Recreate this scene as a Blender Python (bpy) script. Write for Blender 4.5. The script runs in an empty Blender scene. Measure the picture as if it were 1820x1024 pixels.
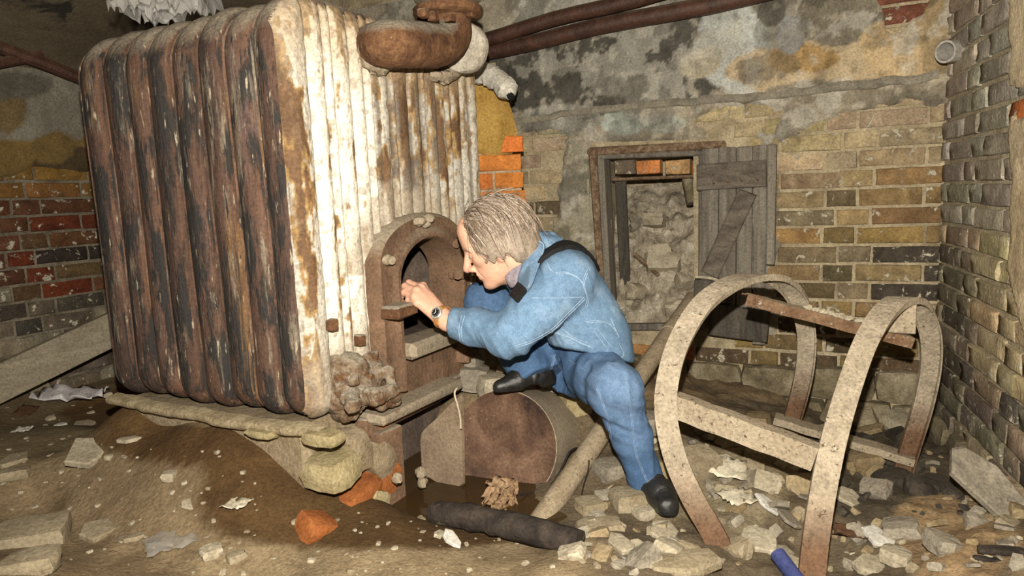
import bpy, math, random
import numpy as np
from mathutils import Vector, Matrix
from mathutils.bvhtree import BVHTree

SC = bpy.context.scene
COL = SC.collection
rnd = random.Random(7)

# ------------------------------------------------------------------ camera, light, exposure
F_PX, CAM_H = 1213.0, 0.95
PITCH, ROLL = math.radians(7.75), math.radians(-2.5)


def _rx(a):
    c, s = math.cos(a), math.sin(a)
    return np.array([[1, 0, 0], [0, c, -s], [0, s, c]])


def _rz(a):
    c, s = math.cos(a), math.sin(a)
    return np.array([[c, -s, 0], [s, c, 0], [0, 0, 1]])


CAM_R = _rx(math.pi / 2 - PITCH) @ _rz(ROLL)
CAM_C = np.array([0.0, 0.0, CAM_H])
cam_data = bpy.data.cameras.new('camera')
cam_data.sensor_width = 36.0
cam_data.lens = F_PX / 1820 * 36
cam_data.clip_start = 0.02
cam = bpy.data.objects.new('camera', cam_data)
COL.objects.link(cam)
cam.matrix_world = Matrix.Translation(CAM_C) @ Matrix(CAM_R.tolist()).to_4x4()
SC.camera = cam

world = bpy.data.worlds.new('world')
SC.world = world
world.use_nodes = True
bg = world.node_tree.nodes['Background']
bg.inputs[0].default_value = (1.0, 0.86, 0.66, 1)
bg.inputs[1].default_value = 0.004

flash = bpy.data.lights.new('camera_flash', 'SPOT')
flash.energy = 365
flash.color = (1.0, 0.93, 0.80)
flash.spot_size = math.radians(124)
flash.spot_blend = 0.6
flash.shadow_soft_size = 0.012
flash_o = bpy.data.objects.new('camera_flash', flash)
COL.objects.link(flash_o)
flash_o.location = (0.0, 0.02, CAM_H + 0.155)
flash_o.rotation_euler = Vector((0.06, 1.0, -0.10)).to_track_quat('-Z', 'Y').to_euler()

SC.view_settings.view_transform = 'Standard'
SC.view_settings.look = 'None'
SC.view_settings.gamma = 1
SC.view_settings.use_curve_mapping = False
SC.view_settings.exposure = 0.0
SC.cycles.diffuse_bounces = 2


# ------------------------------------------------------------------ geometry helpers
def ray(px, py):
    return CAM_R @ np.array([(px - 910) / F_PX, -(py - 512) / F_PX, -1.0])


def P(px, py, Y):
    d = ray(px, py)
    return CAM_C + d * (Y / d[1])


def onp(px, py, p0, n):
    d = ray(px, py)
    return CAM_C + d * (np.dot(p0 - CAM_C, n) / np.dot(d, n))


def projpx(q):
    l = (np.asarray(q, float) - CAM_C) @ CAM_R
    return np.stack([910 + F_PX * l[..., 0] / -l[..., 2], 512 - F_PX * l[..., 1] / -l[..., 2]], -1)


def unit(v):
    v = np.asarray(v, float)
    return v / np.linalg.norm(v)


def _hash(i, j, k, s):
    h = (i * 374761393 + j * 668265263 + k * 2147483647 + s * 974634777).astype(np.int64) & 0xffffffff
    h = ((h ^ (h >> 13)) * 1274126177) & 0xffffffff
    h = ((h ^ (h >> 16)) * 2246822519) & 0xffffffff
    return ((h ^ (h >> 15)) & 0xffffff) / float(0xffffff)


def vnoise(p, seed=0):
    p = np.asarray(p, float)
    i = np.floor(p).astype(np.int64)
    f = p - i
    f = f * f * (3 - 2 * f)
    r = 0
    for a in (0, 1):
        wa = f[..., 0] if a else 1 - f[..., 0]
        for b in (0, 1):
            wb_ = f[..., 1] if b else 1 - f[..., 1]
            for c in (0, 1):
                wc = f[..., 2] if c else 1 - f[..., 2]
                r = r + wa * wb_ * wc * _hash(i[..., 0] + a, i[..., 1] + b, i[..., 2] + c, seed)
    return r


def fbm(p, oct=4, seed=0):
    p = np.asarray(p, float)
    r, a, t = 0, 1.0, 0
    for o in range(oct):
        r = r + a * vnoise(p * (2 ** o) + 17.3 * o, seed + o)
        t += a
        a *= 0.5
    return r / t            # 0..1


def sstep(a, b, x):
    t = np.clip((x - a) / (b - a), 0, 1)
    return t * t * (3 - 2 * t)


def tag(o, label=None, cat=None, group=None, kind=None):
    if label: o['label'] = label
    if cat: o['category'] = cat
    if group: o['group'] = group
    if kind: o['kind'] = kind
    return o


def link(o, parent=None):
    COL.objects.link(o)
    if parent is not None:
        o.parent = parent
        o.matrix_parent_inverse = wmat(parent).inverted()
    return o


def wmat(o):
    m = o.matrix_basis.copy()
    if o.parent is not None:
        return wmat(o.parent) @ o.matrix_parent_inverse @ m
    return m


def empty(name, loc, label=None, cat=None, group=None, kind=None, parent=None):
    o = bpy.data.objects.new(name, None)
    o.empty_display_size = 0.05
    o.location = loc
    link(o, parent)
    return tag(o, label, cat, group, kind)


def mk(name, verts, faces, mat, parent=None, smooth=True, cols=None, angle=None):
    me = bpy.data.meshes.new(name)
    me.from_pydata([tuple(map(float, v)) for v in verts], [], [tuple(int(i) for i in f) for f in faces])
    me.update()
    if smooth:
        me.polygons.foreach_set('use_smooth', [True] * len(me.polygons))
        if angle:
            me.set_sharp_from_angle(angle=math.radians(angle))
    if mat is not None:
        me.materials.append(mat)
    if cols is not None:
        at = me.color_attributes.new('Col', 'FLOAT_COLOR', 'POINT')
        c = np.ones((len(verts), 4), np.float32)
        c[:, :3] = cols
        at.data.foreach_set('color', c.ravel())
    o = bpy.data.objects.new(name, me)
    link(o, parent)
    return o


class MB:
    """collects shapes that make ONE mesh"""
    def __init__(self): self.v, self.f = [], []

    def add(self, v, f):
        n = len(self.v)
        self.v += [tuple(x) for x in v]
        self.f += [tuple(i + n for i in q) for q in f]
        return self

    def box(self, c, ax, half, bev=0.0, jit=0.0, seed=0):
        """box with chamfered edges; ax = 3x3 rows axes, half sizes"""
        c = np.asarray(c, float); ax = np.asarray(ax, float); h = np.asarray(half, float)
        r = random.Random(seed)
        b = min(bev, h.min() * 0.8)
        V, ids = [], {}
        for sx in (-1, 1):
            for sy in (-1, 1):
                for sz in (-1, 1):
                    for k in range(3):
                        s = np.array([sx, sy, sz]) * (h - b)
                        s[k] = (sx, sy, sz)[k] * h[k]
                        ids[(sx, sy, sz, k)] = len(V)
                        j = np.array([r.uniform(-jit, jit) for _ in range(3)])
                        V.append(c + (s + j) @ ax)
        Fc = []
        for k in range(3):
            a, d = (k + 1) % 3, (k + 2) % 3
            for s in (-1, 1):
                q = []
                for (p_, q_) in ((-1, -1), (1, -1), (1, 1), (-1, 1)):
                    t = [0, 0, 0]; t[k] = s; t[a] = p_; t[d] = q_
                    q.append(ids[(*t, k)])
                Fc.append(q if s > 0 else q[::-1])
        for k in range(3):
            a, d = (k + 1) % 3, (k + 2) % 3
            for sa in (-1, 1):
                for sd in (-1, 1):
                    t0 = [0, 0, 0]; t0[k] = -1; t0[a] = sa; t0[d] = sd
                    t1 = list(t0); t1[k] = 1
                    q = [ids[(*t0, a)], ids[(*t1, a)], ids[(*t1, d)], ids[(*t0, d)]]
                    Fc.append(q if sa * sd < 0 else q[::-1])
        for sx in (-1, 1):
            for sy in (-1, 1):
                for sz in (-1, 1):
                    q = [ids[(sx, sy, sz, k)] for k in range(3)]
                    Fc.append(q if sx * sy * sz > 0 else q[::-1])
        return self.add(V, Fc)

    def tube(self, pts, rad, seg=10, cap=True, jit=0.0, seed=0):
        pts = [np.asarray(p, float) for p in pts]
        n = len(pts)
        if np.isscalar(rad): rad = [rad] * n
        r = random.Random(seed)
        V, up = [], None
        for i in range(n):
            t = unit(pts[min(i + 1, n - 1)] - pts[max(i - 1, 0)])
            if up is None:
                up = np.array([0, 0, 1.0]) if abs(t[2]) < 0.9 else np.array([1.0, 0, 0])
            s = unit(np.cross(t, up)); up = np.cross(s, t)
            for k in range(seg):
                a = 2 * math.pi * k / seg
                rr = rad[i] * (1 + r.uniform(-jit, jit))
                V.append(pts[i] + rr * (math.cos(a) * s + math.sin(a) * up))
        Fc = []
        for i in range(n - 1):
            for k in range(seg):
                k2 = (k + 1) % seg
                Fc.append((i * seg + k, i * seg + k2, (i + 1) * seg + k2, (i + 1) * seg + k))
        if cap:
            Fc.append(tuple(range(seg))[::-1])
            Fc.append(tuple((n - 1) * seg + k for k in range(seg)))
        return self.add(V, Fc)

    def prof(self, pts, side, section, cap=True):
        """sweep a 2-D section (w along side axis, h along normal) on a path; side = fixed axis"""
        pts = [np.asarray(p, float) for p in pts]
        n, m = len(pts), len(section)
        V = []
        for i in range(n):
            t = unit(pts[min(i + 1, n - 1)] - pts[max(i - 1, 0)])
            w = unit(np.asarray(side, float) - np.dot(side, t) * t)
            nn = np.cross(w, t)
            for (a, b) in section:
                V.append(pts[i] + a * w + b * nn)
        Fc = []
        for i in range(n - 1):
            for k in range(m):
                k2 = (k + 1) % m
                Fc.append((i * m + k, i * m + k2, (i + 1) * m + k2, (i + 1) * m + k))
        if cap:
            Fc.append(tuple(range(m))[::-1])
            Fc.append(tuple((n - 1) * m + k for k in range(m)))
        return self.add(V, Fc)

    def ball(self, c, r, seg=8, rings=6, jit=0.0, seed=0, ax=None):
        rr = random.Random(seed)
        r = np.ones(3) * r
        V = []
        for i in range(rings + 1):
            th = math.pi * i / rings
            for k in range(seg):
                a = 2 * math.pi * k / seg
                j = 1 + rr.uniform(-jit, jit)
                q = np.array([math.sin(th) * math.cos(a), math.sin(th) * math.sin(a), math.cos(th)]) * r * j
                if ax is not None: q = q @ ax
                V.append(np.asarray(c) + q)
        Fc = []
        for i in range(rings):
            for k in range(seg):
                k2 = (k + 1) % seg
                Fc.append((i * seg + k, (i + 1) * seg + k, (i + 1) * seg + k2, i * seg + k2))
        return self.add(V, Fc)

    def build(self, name, mat, parent=None, smooth=True, angle=35):
        return mk(name, self.v, self.f, mat, parent, smooth, None, angle)


def spline(pts, n):
    """Catmull-Rom through pts, n samples per span"""
    pts = [np.asarray(p, float) for p in pts]
    q = [2 * pts[0] - pts[1]] + pts + [2 * pts[-1] - pts[-2]]
    out = []
    for i in range(1, len(q) - 2):
        for k in range(n):
            t = k / n
            a, b, c, d = q[i - 1], q[i], q[i + 1], q[i + 2]
            out.append(0.5 * ((2 * b) + (c - a) * t + (2 * a - 5 * b + 4 * c - d) * t * t + (3 * b - a - 3 * c + d) * t ** 3))
    out.append(pts[-1])
    return out


# ------------------------------------------------------------------ materials
def M(name, cols, scale=6, detail=8, rough=0.85, bump=0.4, bscale=60, stretch=(1, 1, 1), spots=(), dust=None,
      vcol=False, ocol=False, metal=0.0, spec=0.25, dist=0.6, bdist=0.01, rnd_off=False, grain=0.40, gscale=115):
    m = bpy.data.materials.new(name)
    m.use_nodes = True
    nt = m.node_tree
    N, Lk = nt.nodes, nt.links
    for n in list(N): N.remove(n)
    out = N.new('ShaderNodeOutputMaterial')
    b = N.new('ShaderNodeBsdfPrincipled')
    b.inputs['Roughness'].default_value = rough
    b.inputs['Metallic'].default_value = metal
    b.inputs['Specular IOR Level'].default_value = spec
    Lk.new(b.outputs[0], out.inputs[0])
    geo = N.new('ShaderNodeNewGeometry')
    mp = N.new('ShaderNodeMapping')
    mp.inputs['Scale'].default_value = stretch
    src = geo.outputs['Position']
    oi = N.new('ShaderNodeObjectInfo') if (ocol or rnd_off) else None
    if rnd_off:
        ad = N.new('ShaderNodeVectorMath'); ad.operation = 'MULTIPLY_ADD'
        cx = N.new('ShaderNodeCombineXYZ')
        for k in range(3): Lk.new(oi.outputs['Random'], cx.inputs[k])
        Lk.new(cx.outputs[0], ad.inputs[0]); ad.inputs[1].default_value = (7, 7, 7); Lk.new(src, ad.inputs[2])
        src = ad.outputs[0]
    Lk.new(src, mp.inputs[0])

    def noise(sc, det=8, d=0.0, vec=None, ro=0.6):
        n = N.new('ShaderNodeTexNoise')
        n.inputs['Scale'].default_value = sc; n.inputs['Detail'].default_value = det
        n.inputs['Distortion'].default_value = d; n.inputs['Roughness'].default_value = ro
        Lk.new(vec or mp.outputs[0], n.inputs['Vector'])
        return n.outputs['Fac']

    def ramp(fac, stops):
        r = N.new('ShaderNodeValToRGB')
        e = r.color_ramp.elements
        while len(e) < len(stops): e.new(0.5)
        for q, (p_, c) in zip(e, stops):
            q.position = p_; q.color = (*c, 1) if len(c) == 3 else c
        Lk.new(fac, r.inputs[0])
        return r.outputs[0]

    def mix(fac, a, c, mode='MIX'):
        x = N.new('ShaderNodeMix'); x.data_type = 'RGBA'; x.blend_type = mode
        if isinstance(fac, float): x.inputs[0].default_value = fac
        else: Lk.new(fac, x.inputs[0])
        for sock, val in ((x.inputs[6], a), (x.inputs[7], c)):
            if isinstance(val, tuple): sock.default_value = (*val, 1)
            else: Lk.new(val, sock)
        return x.outputs[2]

    n0 = noise(scale, detail, dist)
    base = ramp(n0, cols) if len(cols) > 1 else None
    if base is None:
        rgb = N.new('ShaderNodeRGB'); rgb.outputs[0].default_value = (*cols[0][1], 1); base = rgb.outputs[0]
    if ocol: base = mix(1.0, base, oi.outputs['Color'], 'MULTIPLY')
    if vcol:
        at = N.new('ShaderNodeAttribute'); at.attribute_name = 'Col'
        base = mix(1.0, base, at.outputs['Color'], 'MULTIPLY')
    hs = []
    for sp in spots:
        col, sc, thr, soft = sp[:4]
        st = sp[4] if len(sp) > 4 else None
        vec = None
        if st:
            m2 = N.new('ShaderNodeMapping'); m2.inputs['Scale'].default_value = st
            m2.inputs['Location'].default_value = (sc, thr * 9, 3.1)
            Lk.new(src, m2.inputs[0]); vec = m2.outputs[0]
        n1 = noise(sc, 7, 0.3, vec, 0.65)
        fac = ramp(n1, [(thr, (0, 0, 0)), (min(1, thr + soft), (1, 1, 1))])
        base = mix(fac, base, col)
        hs.append(fac)
    if dust:
        sx = N.new('ShaderNodeSeparateXYZ'); Lk.new(geo.outputs['Normal'], sx.inputs[0])
        mr = N.new('ShaderNodeMapRange'); mr.inputs[1].default_value = dust[1]; mr.inputs[2].default_value = dust[2]
        nd = noise(14, 6, 0.2)
        ad = N.new('ShaderNodeMath'); ad.operation = 'MULTIPLY_ADD'; ad.inputs[1].default_value = 0.5; ad.inputs[2].default_value = -0.25
        Lk.new(nd, ad.inputs[0])
        a2 = N.new('ShaderNodeMath'); a2.operation = 'ADD'; Lk.new(ad.outputs[0], a2.inputs[0]); Lk.new(sx.outputs[2], a2.inputs[1])
        Lk.new(a2.outputs[0], mr.inputs[0])
        base = mix(mr.outputs[0], base, dust[0])
    if grain:
        g0 = noise(gscale, 5, 0.0, geo.outputs['Position'], 0.75)
        gmix = ramp(g0, [(0.32, (1 - grain,) * 3), (0.5, (1.0,) * 3), (0.68, (1 + grain * .8,) * 3)])
        base = mix(1.0, base, gmix, 'MULTIPLY')
    Lk.new(base, b.inputs['Base Color'])
    if bump:
        bp = N.new('ShaderNodeBump'); bp.inputs['Strength'].default_value = bump; bp.inputs['Distance'].default_value = bdist
        nb_ = noise(bscale, 8, 0.2, None, 0.65)
        h = nb_
        if hs:
            mm = N.new('ShaderNodeMath'); mm.operation = 'MULTIPLY_ADD'; mm.inputs[1].default_value = 0.35
            Lk.new(hs[0], mm.inputs[0]); Lk.new(nb_, mm.inputs[2]); h = mm.outputs[0]
        Lk.new(h, bp.inputs['Height'])
        Lk.new(bp.outputs[0], b.inputs['Normal'])
    return m


def srgb(r, g, b):
    f = lambda c: ((c / 255 + 0.055) / 1.055) ** 2.4 if c > 10 else c / 255 / 12.92
    return (f(r), f(g), f(b))


WHITE = (1.0, 1.0, 1.0)
DUST = (0.27, 0.225, 0.165)
m_mortar = M('lime_mortar', [(0.3, (0.23, 0.18, 0.11)), (0.7, (0.50, 0.42, 0.28))], 9, bump=0.6, bscale=80, vcol=False)
m_mortar_r = M('pale_mortar', [(0.3, (0.26, 0.21, 0.135)), (0.7, (0.50, 0.43, 0.30))], 9, bump=0.6, bscale=80)
m_brick = M('old_brick', [(0.28, (0.50, 0.46, 0.42)), (0.72, (1.25, 1.2, 1.1))], 14, ocol=True, bump=0.7, bscale=70, rnd_off=True,
            spots=[((0.50, 0.45, 0.34), 24, 0.585, 0.04), ((0.03, 0.025, 0.02), 9, 0.66, 0.12)])
m_brick_red = M('red_brick', [(0.28, (0.6, 0.55, 0.5)), (0.72, (1.2, 1.15, 1.1))], 12, ocol=True, bump=0.5, bscale=80, rnd_off=True)
m_plaster = M('old_plaster', [(0.25, (0.62, 0.60, 0.58)), (0.75, (1.22, 1.2, 1.18))], 11, vcol=True, bump=0.5, bscale=45, bdist=0.012)
m_stone = M('rough_stone', [(0.3, (0.10, 0.08, 0.05)), (0.5, (0.20, 0.165, 0.10)), (0.72, (0.40, 0.34, 0.24))], 9, bump=0.9, bscale=28, bdist=0.02, rnd_off=True,
            spots=[((0.05, 0.045, 0.035), 5, 0.6, 0.15)])
m_dirt = M('mud_floor', [(0.3, (0.7, 0.66, 0.6)), (0.7, (1.2, 1.18, 1.12))], 12, vcol=True, bump=0.7, bscale=55, bdist=0.012,
           spots=[((0.50, 0.42, 0.30), 95, 0.70, 0.03)])
m_ceil = M('ceiling_plaster', [(0.3, (0.075, 0.058, 0.035)), (0.7, (0.15, 0.12, 0.08))], 3, bump=0.4, bscale=30,
           spots=[((0.03, 0.025, 0.02), 4, 0.58, 0.06)])

# ------------------------------------------------------------------ the room
UP = np.array([0, 0, 1.0])
K = P(1672, 450, 2.6); K[2] = 0                         # corner of back and right wall on the ground
_a = math.radians(64); WB = np.array([-math.sin(_a), math.cos(_a), 0]); NB = np.array([-WB[1], WB[0], 0])
_b = math.radians(18.4); WR = np.array([-math.sin(_b), -math.cos(_b), 0]); NR = np.array([WR[1], -WR[0], 0])
_c = math.radians(28); BU = np.array([math.sin(_c), math.cos(_c), 0]); BV = np.array([-BU[1], BU[0], 0])
L0 = P(80, 450, 3.1); L0[2] = 0
WL, NL = BU, -BV


def wallpt(o, d, n, a, z, off=0.0):
    return np.asarray(o) + np.multiply.outer(a, d) + np.multiply.outer(z, UP) + np.multiply.outer(off, n)


def polydist(x, y, poly):
    """signed distance (inside > 0) to a polygon, vectorised"""
    x = np.asarray(x, float); y = np.asarray(y, float)
    ins = np.zeros(x.shape, bool); dmin = np.full(x.shape, 1e9)
    n = len(poly)
    for i in range(n):
        (x0, y0), (x1, y1) = poly[i], poly[(i + 1) % n]
        dx, dy = x1 - x0, y1 - y0
        t = np.clip(((x - x0) * dx + (y - y0) * dy) / (dx * dx + dy * dy + 1e-9), 0, 1)
        dmin = np.minimum(dmin, np.hypot(x - x0 - t * dx, y - y0 - t * dy))
        cr = ((y0 > y) != (y1 > y))
        with np.errstate(divide='ignore', invalid='ignore'):
            xi = (x1 - x0) * (y - y0) / (y1 - y0 + 1e-12) + x0
        ins ^= cr & (x < xi)
    return np.where(ins, dmin, -dmin)


def brick_mesh(Lx, Hz, D, seed, rough=0.003):
    r = random.Random(seed)
    hx, hz, b = Lx / 2, Hz / 2, 0.004
    nx = 4 if Lx > 0.15 else 2
    V, Fc = [], []
    for j in range(3):
        for i in range(nx + 1):
            x = -hx + b + (Lx - 2 * b) * i / nx; z = -hz + b + (Hz - 2 * b) * j / 2
            e = (i in (0, nx)) or (j in (0, 2))
            V.append((x + r.uniform(-1, 1) * rough * 0.7, r.uniform(-1, 1) * rough - (0.001 if e else 0), z + r.uniform(-1, 1) * rough * 0.5))
    for j in range(2):
        for i in range(nx):
            a = j * (nx + 1) + i
            Fc.append((a, a + nx + 1, a + nx + 2, a + 1))
    ring = [i for i in range(nx + 1)] + [j * (nx + 1) + nx for j in (1, 2)] + [2 * (nx + 1) + i for i in range(nx - 1, -1, -1)] + [nx + 1]
    prev = ring
    for (g, y) in ((b, -b * 1.2), (b, -D)):
        cur = []
        for q in ring:
            x, _, z = V[q]
            cx = x + (b if x > hx - 3 * b else -b if x < -hx + 3 * b else 0)
            cz = z + (b if z > hz - 3 * b else -b if z < -hz + 3 * b else 0)
            cur.append(len(V)); V.append((cx, y, cz))
        m = len(ring)
        for k in range(m):
            Fc.append((prev[k], prev[(k + 1) % m], cur[(k + 1) % m], cur[k]))
        prev = cur
    me = bpy.data.meshes.new('brick')
    me.from_pydata(V, [], Fc); me.update()
    me.polygons.foreach_set('use_smooth', [True] * len(me.polygons))
    me.set_sharp_from_angle(angle=math.radians(50))
    return me


BRICKS = {}


def put_brick(parent, org, d, n, a, z, Lx, Hz, off, col, mat, name='brick', rough=0.003, tilt=0.0):
    key = (round(Lx, 2), round(Hz, 3), mat.name, rnd.randrange(4), rough)
    if key not in BRICKS:
        me = brick_mesh(key[0], key[1], 0.06, len(BRICKS) + 5, rough)
        me.materials.append(mat); BRICKS[key] = me
    o = bpy.data.objects.new(name, BRICKS[key])
    x = np.asarray(d); 
    if np.dot(np.cross(x, n), UP) < 0: x = -x
    z_ = np.cross(x, n)
    m = Matrix(((x[0], n[0], z_[0], 0), (x[1], n[1], z_[1], 0), (x[2], n[2], z_[2], 0), (0, 0, 0, 1)))
    p = wallpt(org, d, n, a, z, off)
    m = Matrix.Translation(p) @ m @ Matrix.Rotation(tilt, 4, 'Y') @ Matrix.Diagonal((Lx / key[0], 1, Hz / key[1], 1))
    o.color = (*col, 1)
    COL.objects.link(o)
    o.matrix_world = m
    o.parent = parent
    o.matrix_parent_inverse = wmat(parent).inverted()
    o.matrix_basis = m
    return o


def jcol(c, a=0.18):
    k = 1 + rnd.uniform(-a, a)
    return tuple(max(0.0, x * k * (1 + rnd.uniform(-0.06, 0.06))) for x in c)


def heightfield(name, org, d, n, a0, a1, z0, z1, step, maskf, colf, mat, parent, hi=0.016, lo=-0.03, soft=14.0):
    na, nz = int((a1 - a0) / step) + 1, int((z1 - z0) / step) + 1
    A, Z = np.meshgrid(np.linspace(a0, a1, na), np.linspace(z0, z1, nz), indexing='ij')
    pts = wallpt(org, d, n, A.ravel(), Z.ravel())
    px = projpx(pts)
    m = maskf(px[:, 0], px[:, 1], pts)
    h = lo + (hi - lo) * sstep(-soft, soft, m)
    h = h + 0.010 * (fbm(pts * 9, 4, 3) - 0.5) + 0.004 * (fbm(pts * 40, 3, 5) - 0.5)
    V = pts + np.multiply.outer(h, n)
    cols = colf(px[:, 0], px[:, 1], pts)
    keep = (m > -soft * 1.6).reshape(na, nz)
    Fc = []
    flip = np.dot(np.cross(d, n), UP) > 0
    kq = keep[:-1, :-1] | keep[1:, :-1] | keep[:-1, 1:] | keep[1:, 1:]
    for i, j in np.argwhere(kq):
        q = (i * nz + j, (i + 1) * nz + j, (i + 1) * nz + j + 1, i * nz + j + 1)
        Fc.append(q[::-1] if flip else q)
    used = np.unique(np.array(Fc).ravel()); re = np.full(len(V), -1); re[used] = np.arange(len(used))
    Fc = re[np.array(Fc)]
    return mk(name, V[used], Fc, mat, parent, True, cols[used])


def blobs(x, y, pts, base, lst, seed=11):
    """paint and stain colours of an old wall: patches with ragged edges"""
    c = np.tile(np.asarray(base, float), (len(x), 1))
    for i, (cx, cy, rx, ry, col, amp, soft) in enumerate(lst):
        q = 1 - np.hypot((x - cx) / rx, (y - cy) / ry) + amp * (fbm(pts * 6.5, 5, seed + i * 7) - 0.5) * 2
        w = sstep(0, soft * .5, q)[:, None]
        c = c * (1 - w) + np.asarray(col) * w
    return c


# ---- back wall: body with the window hole, plaster, bricks, foundation stones
HA0, HA1, HZ0, HZ1 = 0.93, 1.37, 0.315, 1.098
mb = MB()
AX_B = np.array([WB, NB, UP])
def wbox(mb, org, d, n, a0, a1, z0, z1, t, off=0.0):
    c = wallpt(org, d, n, (a0 + a1) / 2, (z0 + z1) / 2, off - t / 2)
    mb.box(c, [d, n, UP], [(a1 - a0) / 2, t / 2, (z1 - z0) / 2])
TB = 0.42
wbox(mb, K, WB, NB, -0.4, HA0, -0.5, 2.1, TB)
wbox(mb, K, WB, NB, HA1, 4.6, -0.5, 2.1, TB)
wbox(mb, K, WB, NB, HA0, HA1, HZ1, 2.1, TB)
wbox(mb, K, WB, NB, HA0, HA1, -0.5, HZ0, TB)
wall_back = mb.build('wall_back', m_mortar, None, False)
tag(wall_back, kind='structure')

EXP_B = [
    [(1384, 255), (1430, 226), (1500, 205), (1560, 196), (1690, 186), (1700, 700), (1100, 720), (1100, 655), (1235, 650), (1240, 600), (1384, 600)],
    [(930, 238), (1004, 240), (1002, 300), (990, 345), (985, 420), (960, 460), (925, 460)],
    [(1222, 214), (1300, 202), (1390, 200), (1370, 228), (1240, 232)],
    [(1262, 240), (1340, 236), (1350, 262), (1262, 268)],
    [(1560, -30), (1650, -30), (1640, 22), (1590, 42), (1556, 12)],
    [(1075, 585), (1250, 585), (1250, 660), (1075, 665)],
    [(700, 470), (1000, 500), (1075, 600), (1080, 900), (700, 900)],
]
WIN_PX = [(1058, 262), (1250, 256), (1250, 592), (1072, 602)]


def mask_b(x, y, pts):
    m = np.full(x.shape, 60.0)
    for q in EXP_B: m = np.minimum(m, -polydist(x, y, q))
    m = np.minimum(m, -polydist(x, y, WIN_PX) - 6)
    m = np.minimum(m, 640 - y)
    return m + 26 * (fbm(pts * 10, 5, 2) - 0.5) * 2 * np.where(polydist(x, y, WIN_PX) > -14, 0, 1)


def col_b(x, y, pts):
    c = blobs(x, y, pts, (0.34, 0.30, 0.23), [
        (1080, 40, 160, 70, (0.36, 0.35, 0.30), 0.5, 0.25),
        (960, 95, 90, 50, (0.42, 0.44, 0.41), 0.5, 0.2),
        (1060, 135, 235, 72, (0.085, 0.080, 0.068), 0.45, 0.14),
        (1200, 80, 110, 55, (0.10, 0.094, 0.08), 0.6, 0.15),
        (1130, 155, 50, 25, (0.26, 0.25, 0.21), 0.6, 0.15),
        (1325, 90, 95, 85, (0.47, 0.49, 0.46), 0.5, 0.2),
        (1420, 60, 60, 60, (0.44, 0.40, 0.32), 0.5, 0.2),
        (1480, 125, 190, 48, (0.50, 0.40, 0.26), 0.5, 0.15),
        (1430, 105, 60, 28, (0.40, 0.27, 0.12), 0.6, 0.12),
        (1405, 66, 26, 36, (0.42, 0.43, 0.43), 0.5, 0.1),
        (1490, 30, 75, 55, (0.20, 0.18, 0.135), 0.45, 0.08),
        (1565, 58, 45, 32, (0.20, 0.18, 0.135), 0.35, 0.06),
        (1600, 95, 80, 60, (0.50, 0.38, 0.22), 0.4, 0.15),
        (1660, 60, 22, 120, (0.33, 0.25, 0.14), 0.4, 0.2),
        (1370, 20, 30, 30, (0.13, 0.12, 0.10), 0.7, 0.15),
        (1245, 112, 36, 30, (0.46, 0.42, 0.32), 0.6, 0.15),
        (1100, 218, 40, 22, (0.46, 0.52, 0.47), 0.5, 0.12),
        (1180, 222, 45, 20, (0.40, 0.42, 0.36), 0.6, 0.15),
        (1540, 165, 190, 24, (0.245, 0.215, 0.16), 0.35, 0.15),
        (1000, 215, 90, 30, (0.30, 0.29, 0.25), 0.5, 0.2),
        (1020, 340, 40, 120, (0.33, 0.31, 0.235), 0.5, 0.2),
        (1010, 480, 50, 100, (0.33, 0.30, 0.21), 0.5, 0.2)])
    sp = sstep(0.60, 0.68, fbm(pts * 26, 4, 91))[:, None]
    c = c * (1 - 0.55 * sp) + np.array((0.50, 0.46, 0.37)) * 0.55 * sp
    sp = sstep(0.50, 0.72, fbm(pts * 24 + 5, 5, 97))[:, None]
    c = c * (1 - 0.38 * sp)
    pl = (sstep(.565, .585, fbm(pts * 8.5 + 2, 6, 101)) * .5)[:, None]
    c = c * (1 - pl) + np.array((0.50, 0.48, 0.42)) * pl
    pl = (sstep(.57, .60, fbm(pts * 7 + 8, 6, 103)) * .5)[:, None]
    return c * (1 - pl) + np.array((0.09, 0.083, 0.068)) * pl


plaster_b = heightfield('plaster', K, WB, NB, -0.01, 3.2, -0.05, 1.95, 0.009, mask_b, col_b, m_plaster, wall_back)
# the plaster ledge that runs along the wall above the window
lp = [onp(x, y, K + UP * 0, NB) + NB * 0.012 for (x, y) in ((880, 222), (960, 210), (1040, 200), (1130, 190), (1250, 180), (1350, 172), (1480, 158), (1600, 145), (1668, 132))]
mb = MB()
sec = [(-0.022, -0.015), (-0.014, 0.010), (-0.006, 0.016), (0.012, 0.009), (0.040, -0.012)]
lps = [q + UP * 0.006 * (fbm(q * 15, 3, 4) - 0.5) * 4 for q in spline(lp, 8)]
V = []
n_ = len(lps)
for q in lps:
    for (z, o) in sec:
        V.append(q + UP * (z + 0.01 * (fbm(q * 30 + z * 50, 3, 8) - .5)) + NB * (o * (0.45 + 0.8 * fbm(q * 13 + z, 3, 9))))
Fc = [(i * 5 + k, i * 5 + k + 1, (i + 1) * 5 + k + 1, (i + 1) * 5 + k) for i in range(n_ - 1) for k in range(4)]
mk('plaster_ledge', V, Fc, M('ledge_plaster', [(0.3, (0.15, 0.135, 0.105)), (0.7, (0.32, 0.285, 0.22))], 14, bump=0.5), wall_back)

CH = 0.0752
YB = [(0.42, 0.30, 0.13), (0.36, 0.26, 0.13), (0.46, 0.36, 0.20), (0.30, 0.21, 0.10), (0.38, 0.30, 0.19), (0.33, 0.27, 0.19)]
RED = [(0.50, 0.15, 0.05), (0.44, 0.12, 0.045), (0.52, 0.19, 0.07)]


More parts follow.
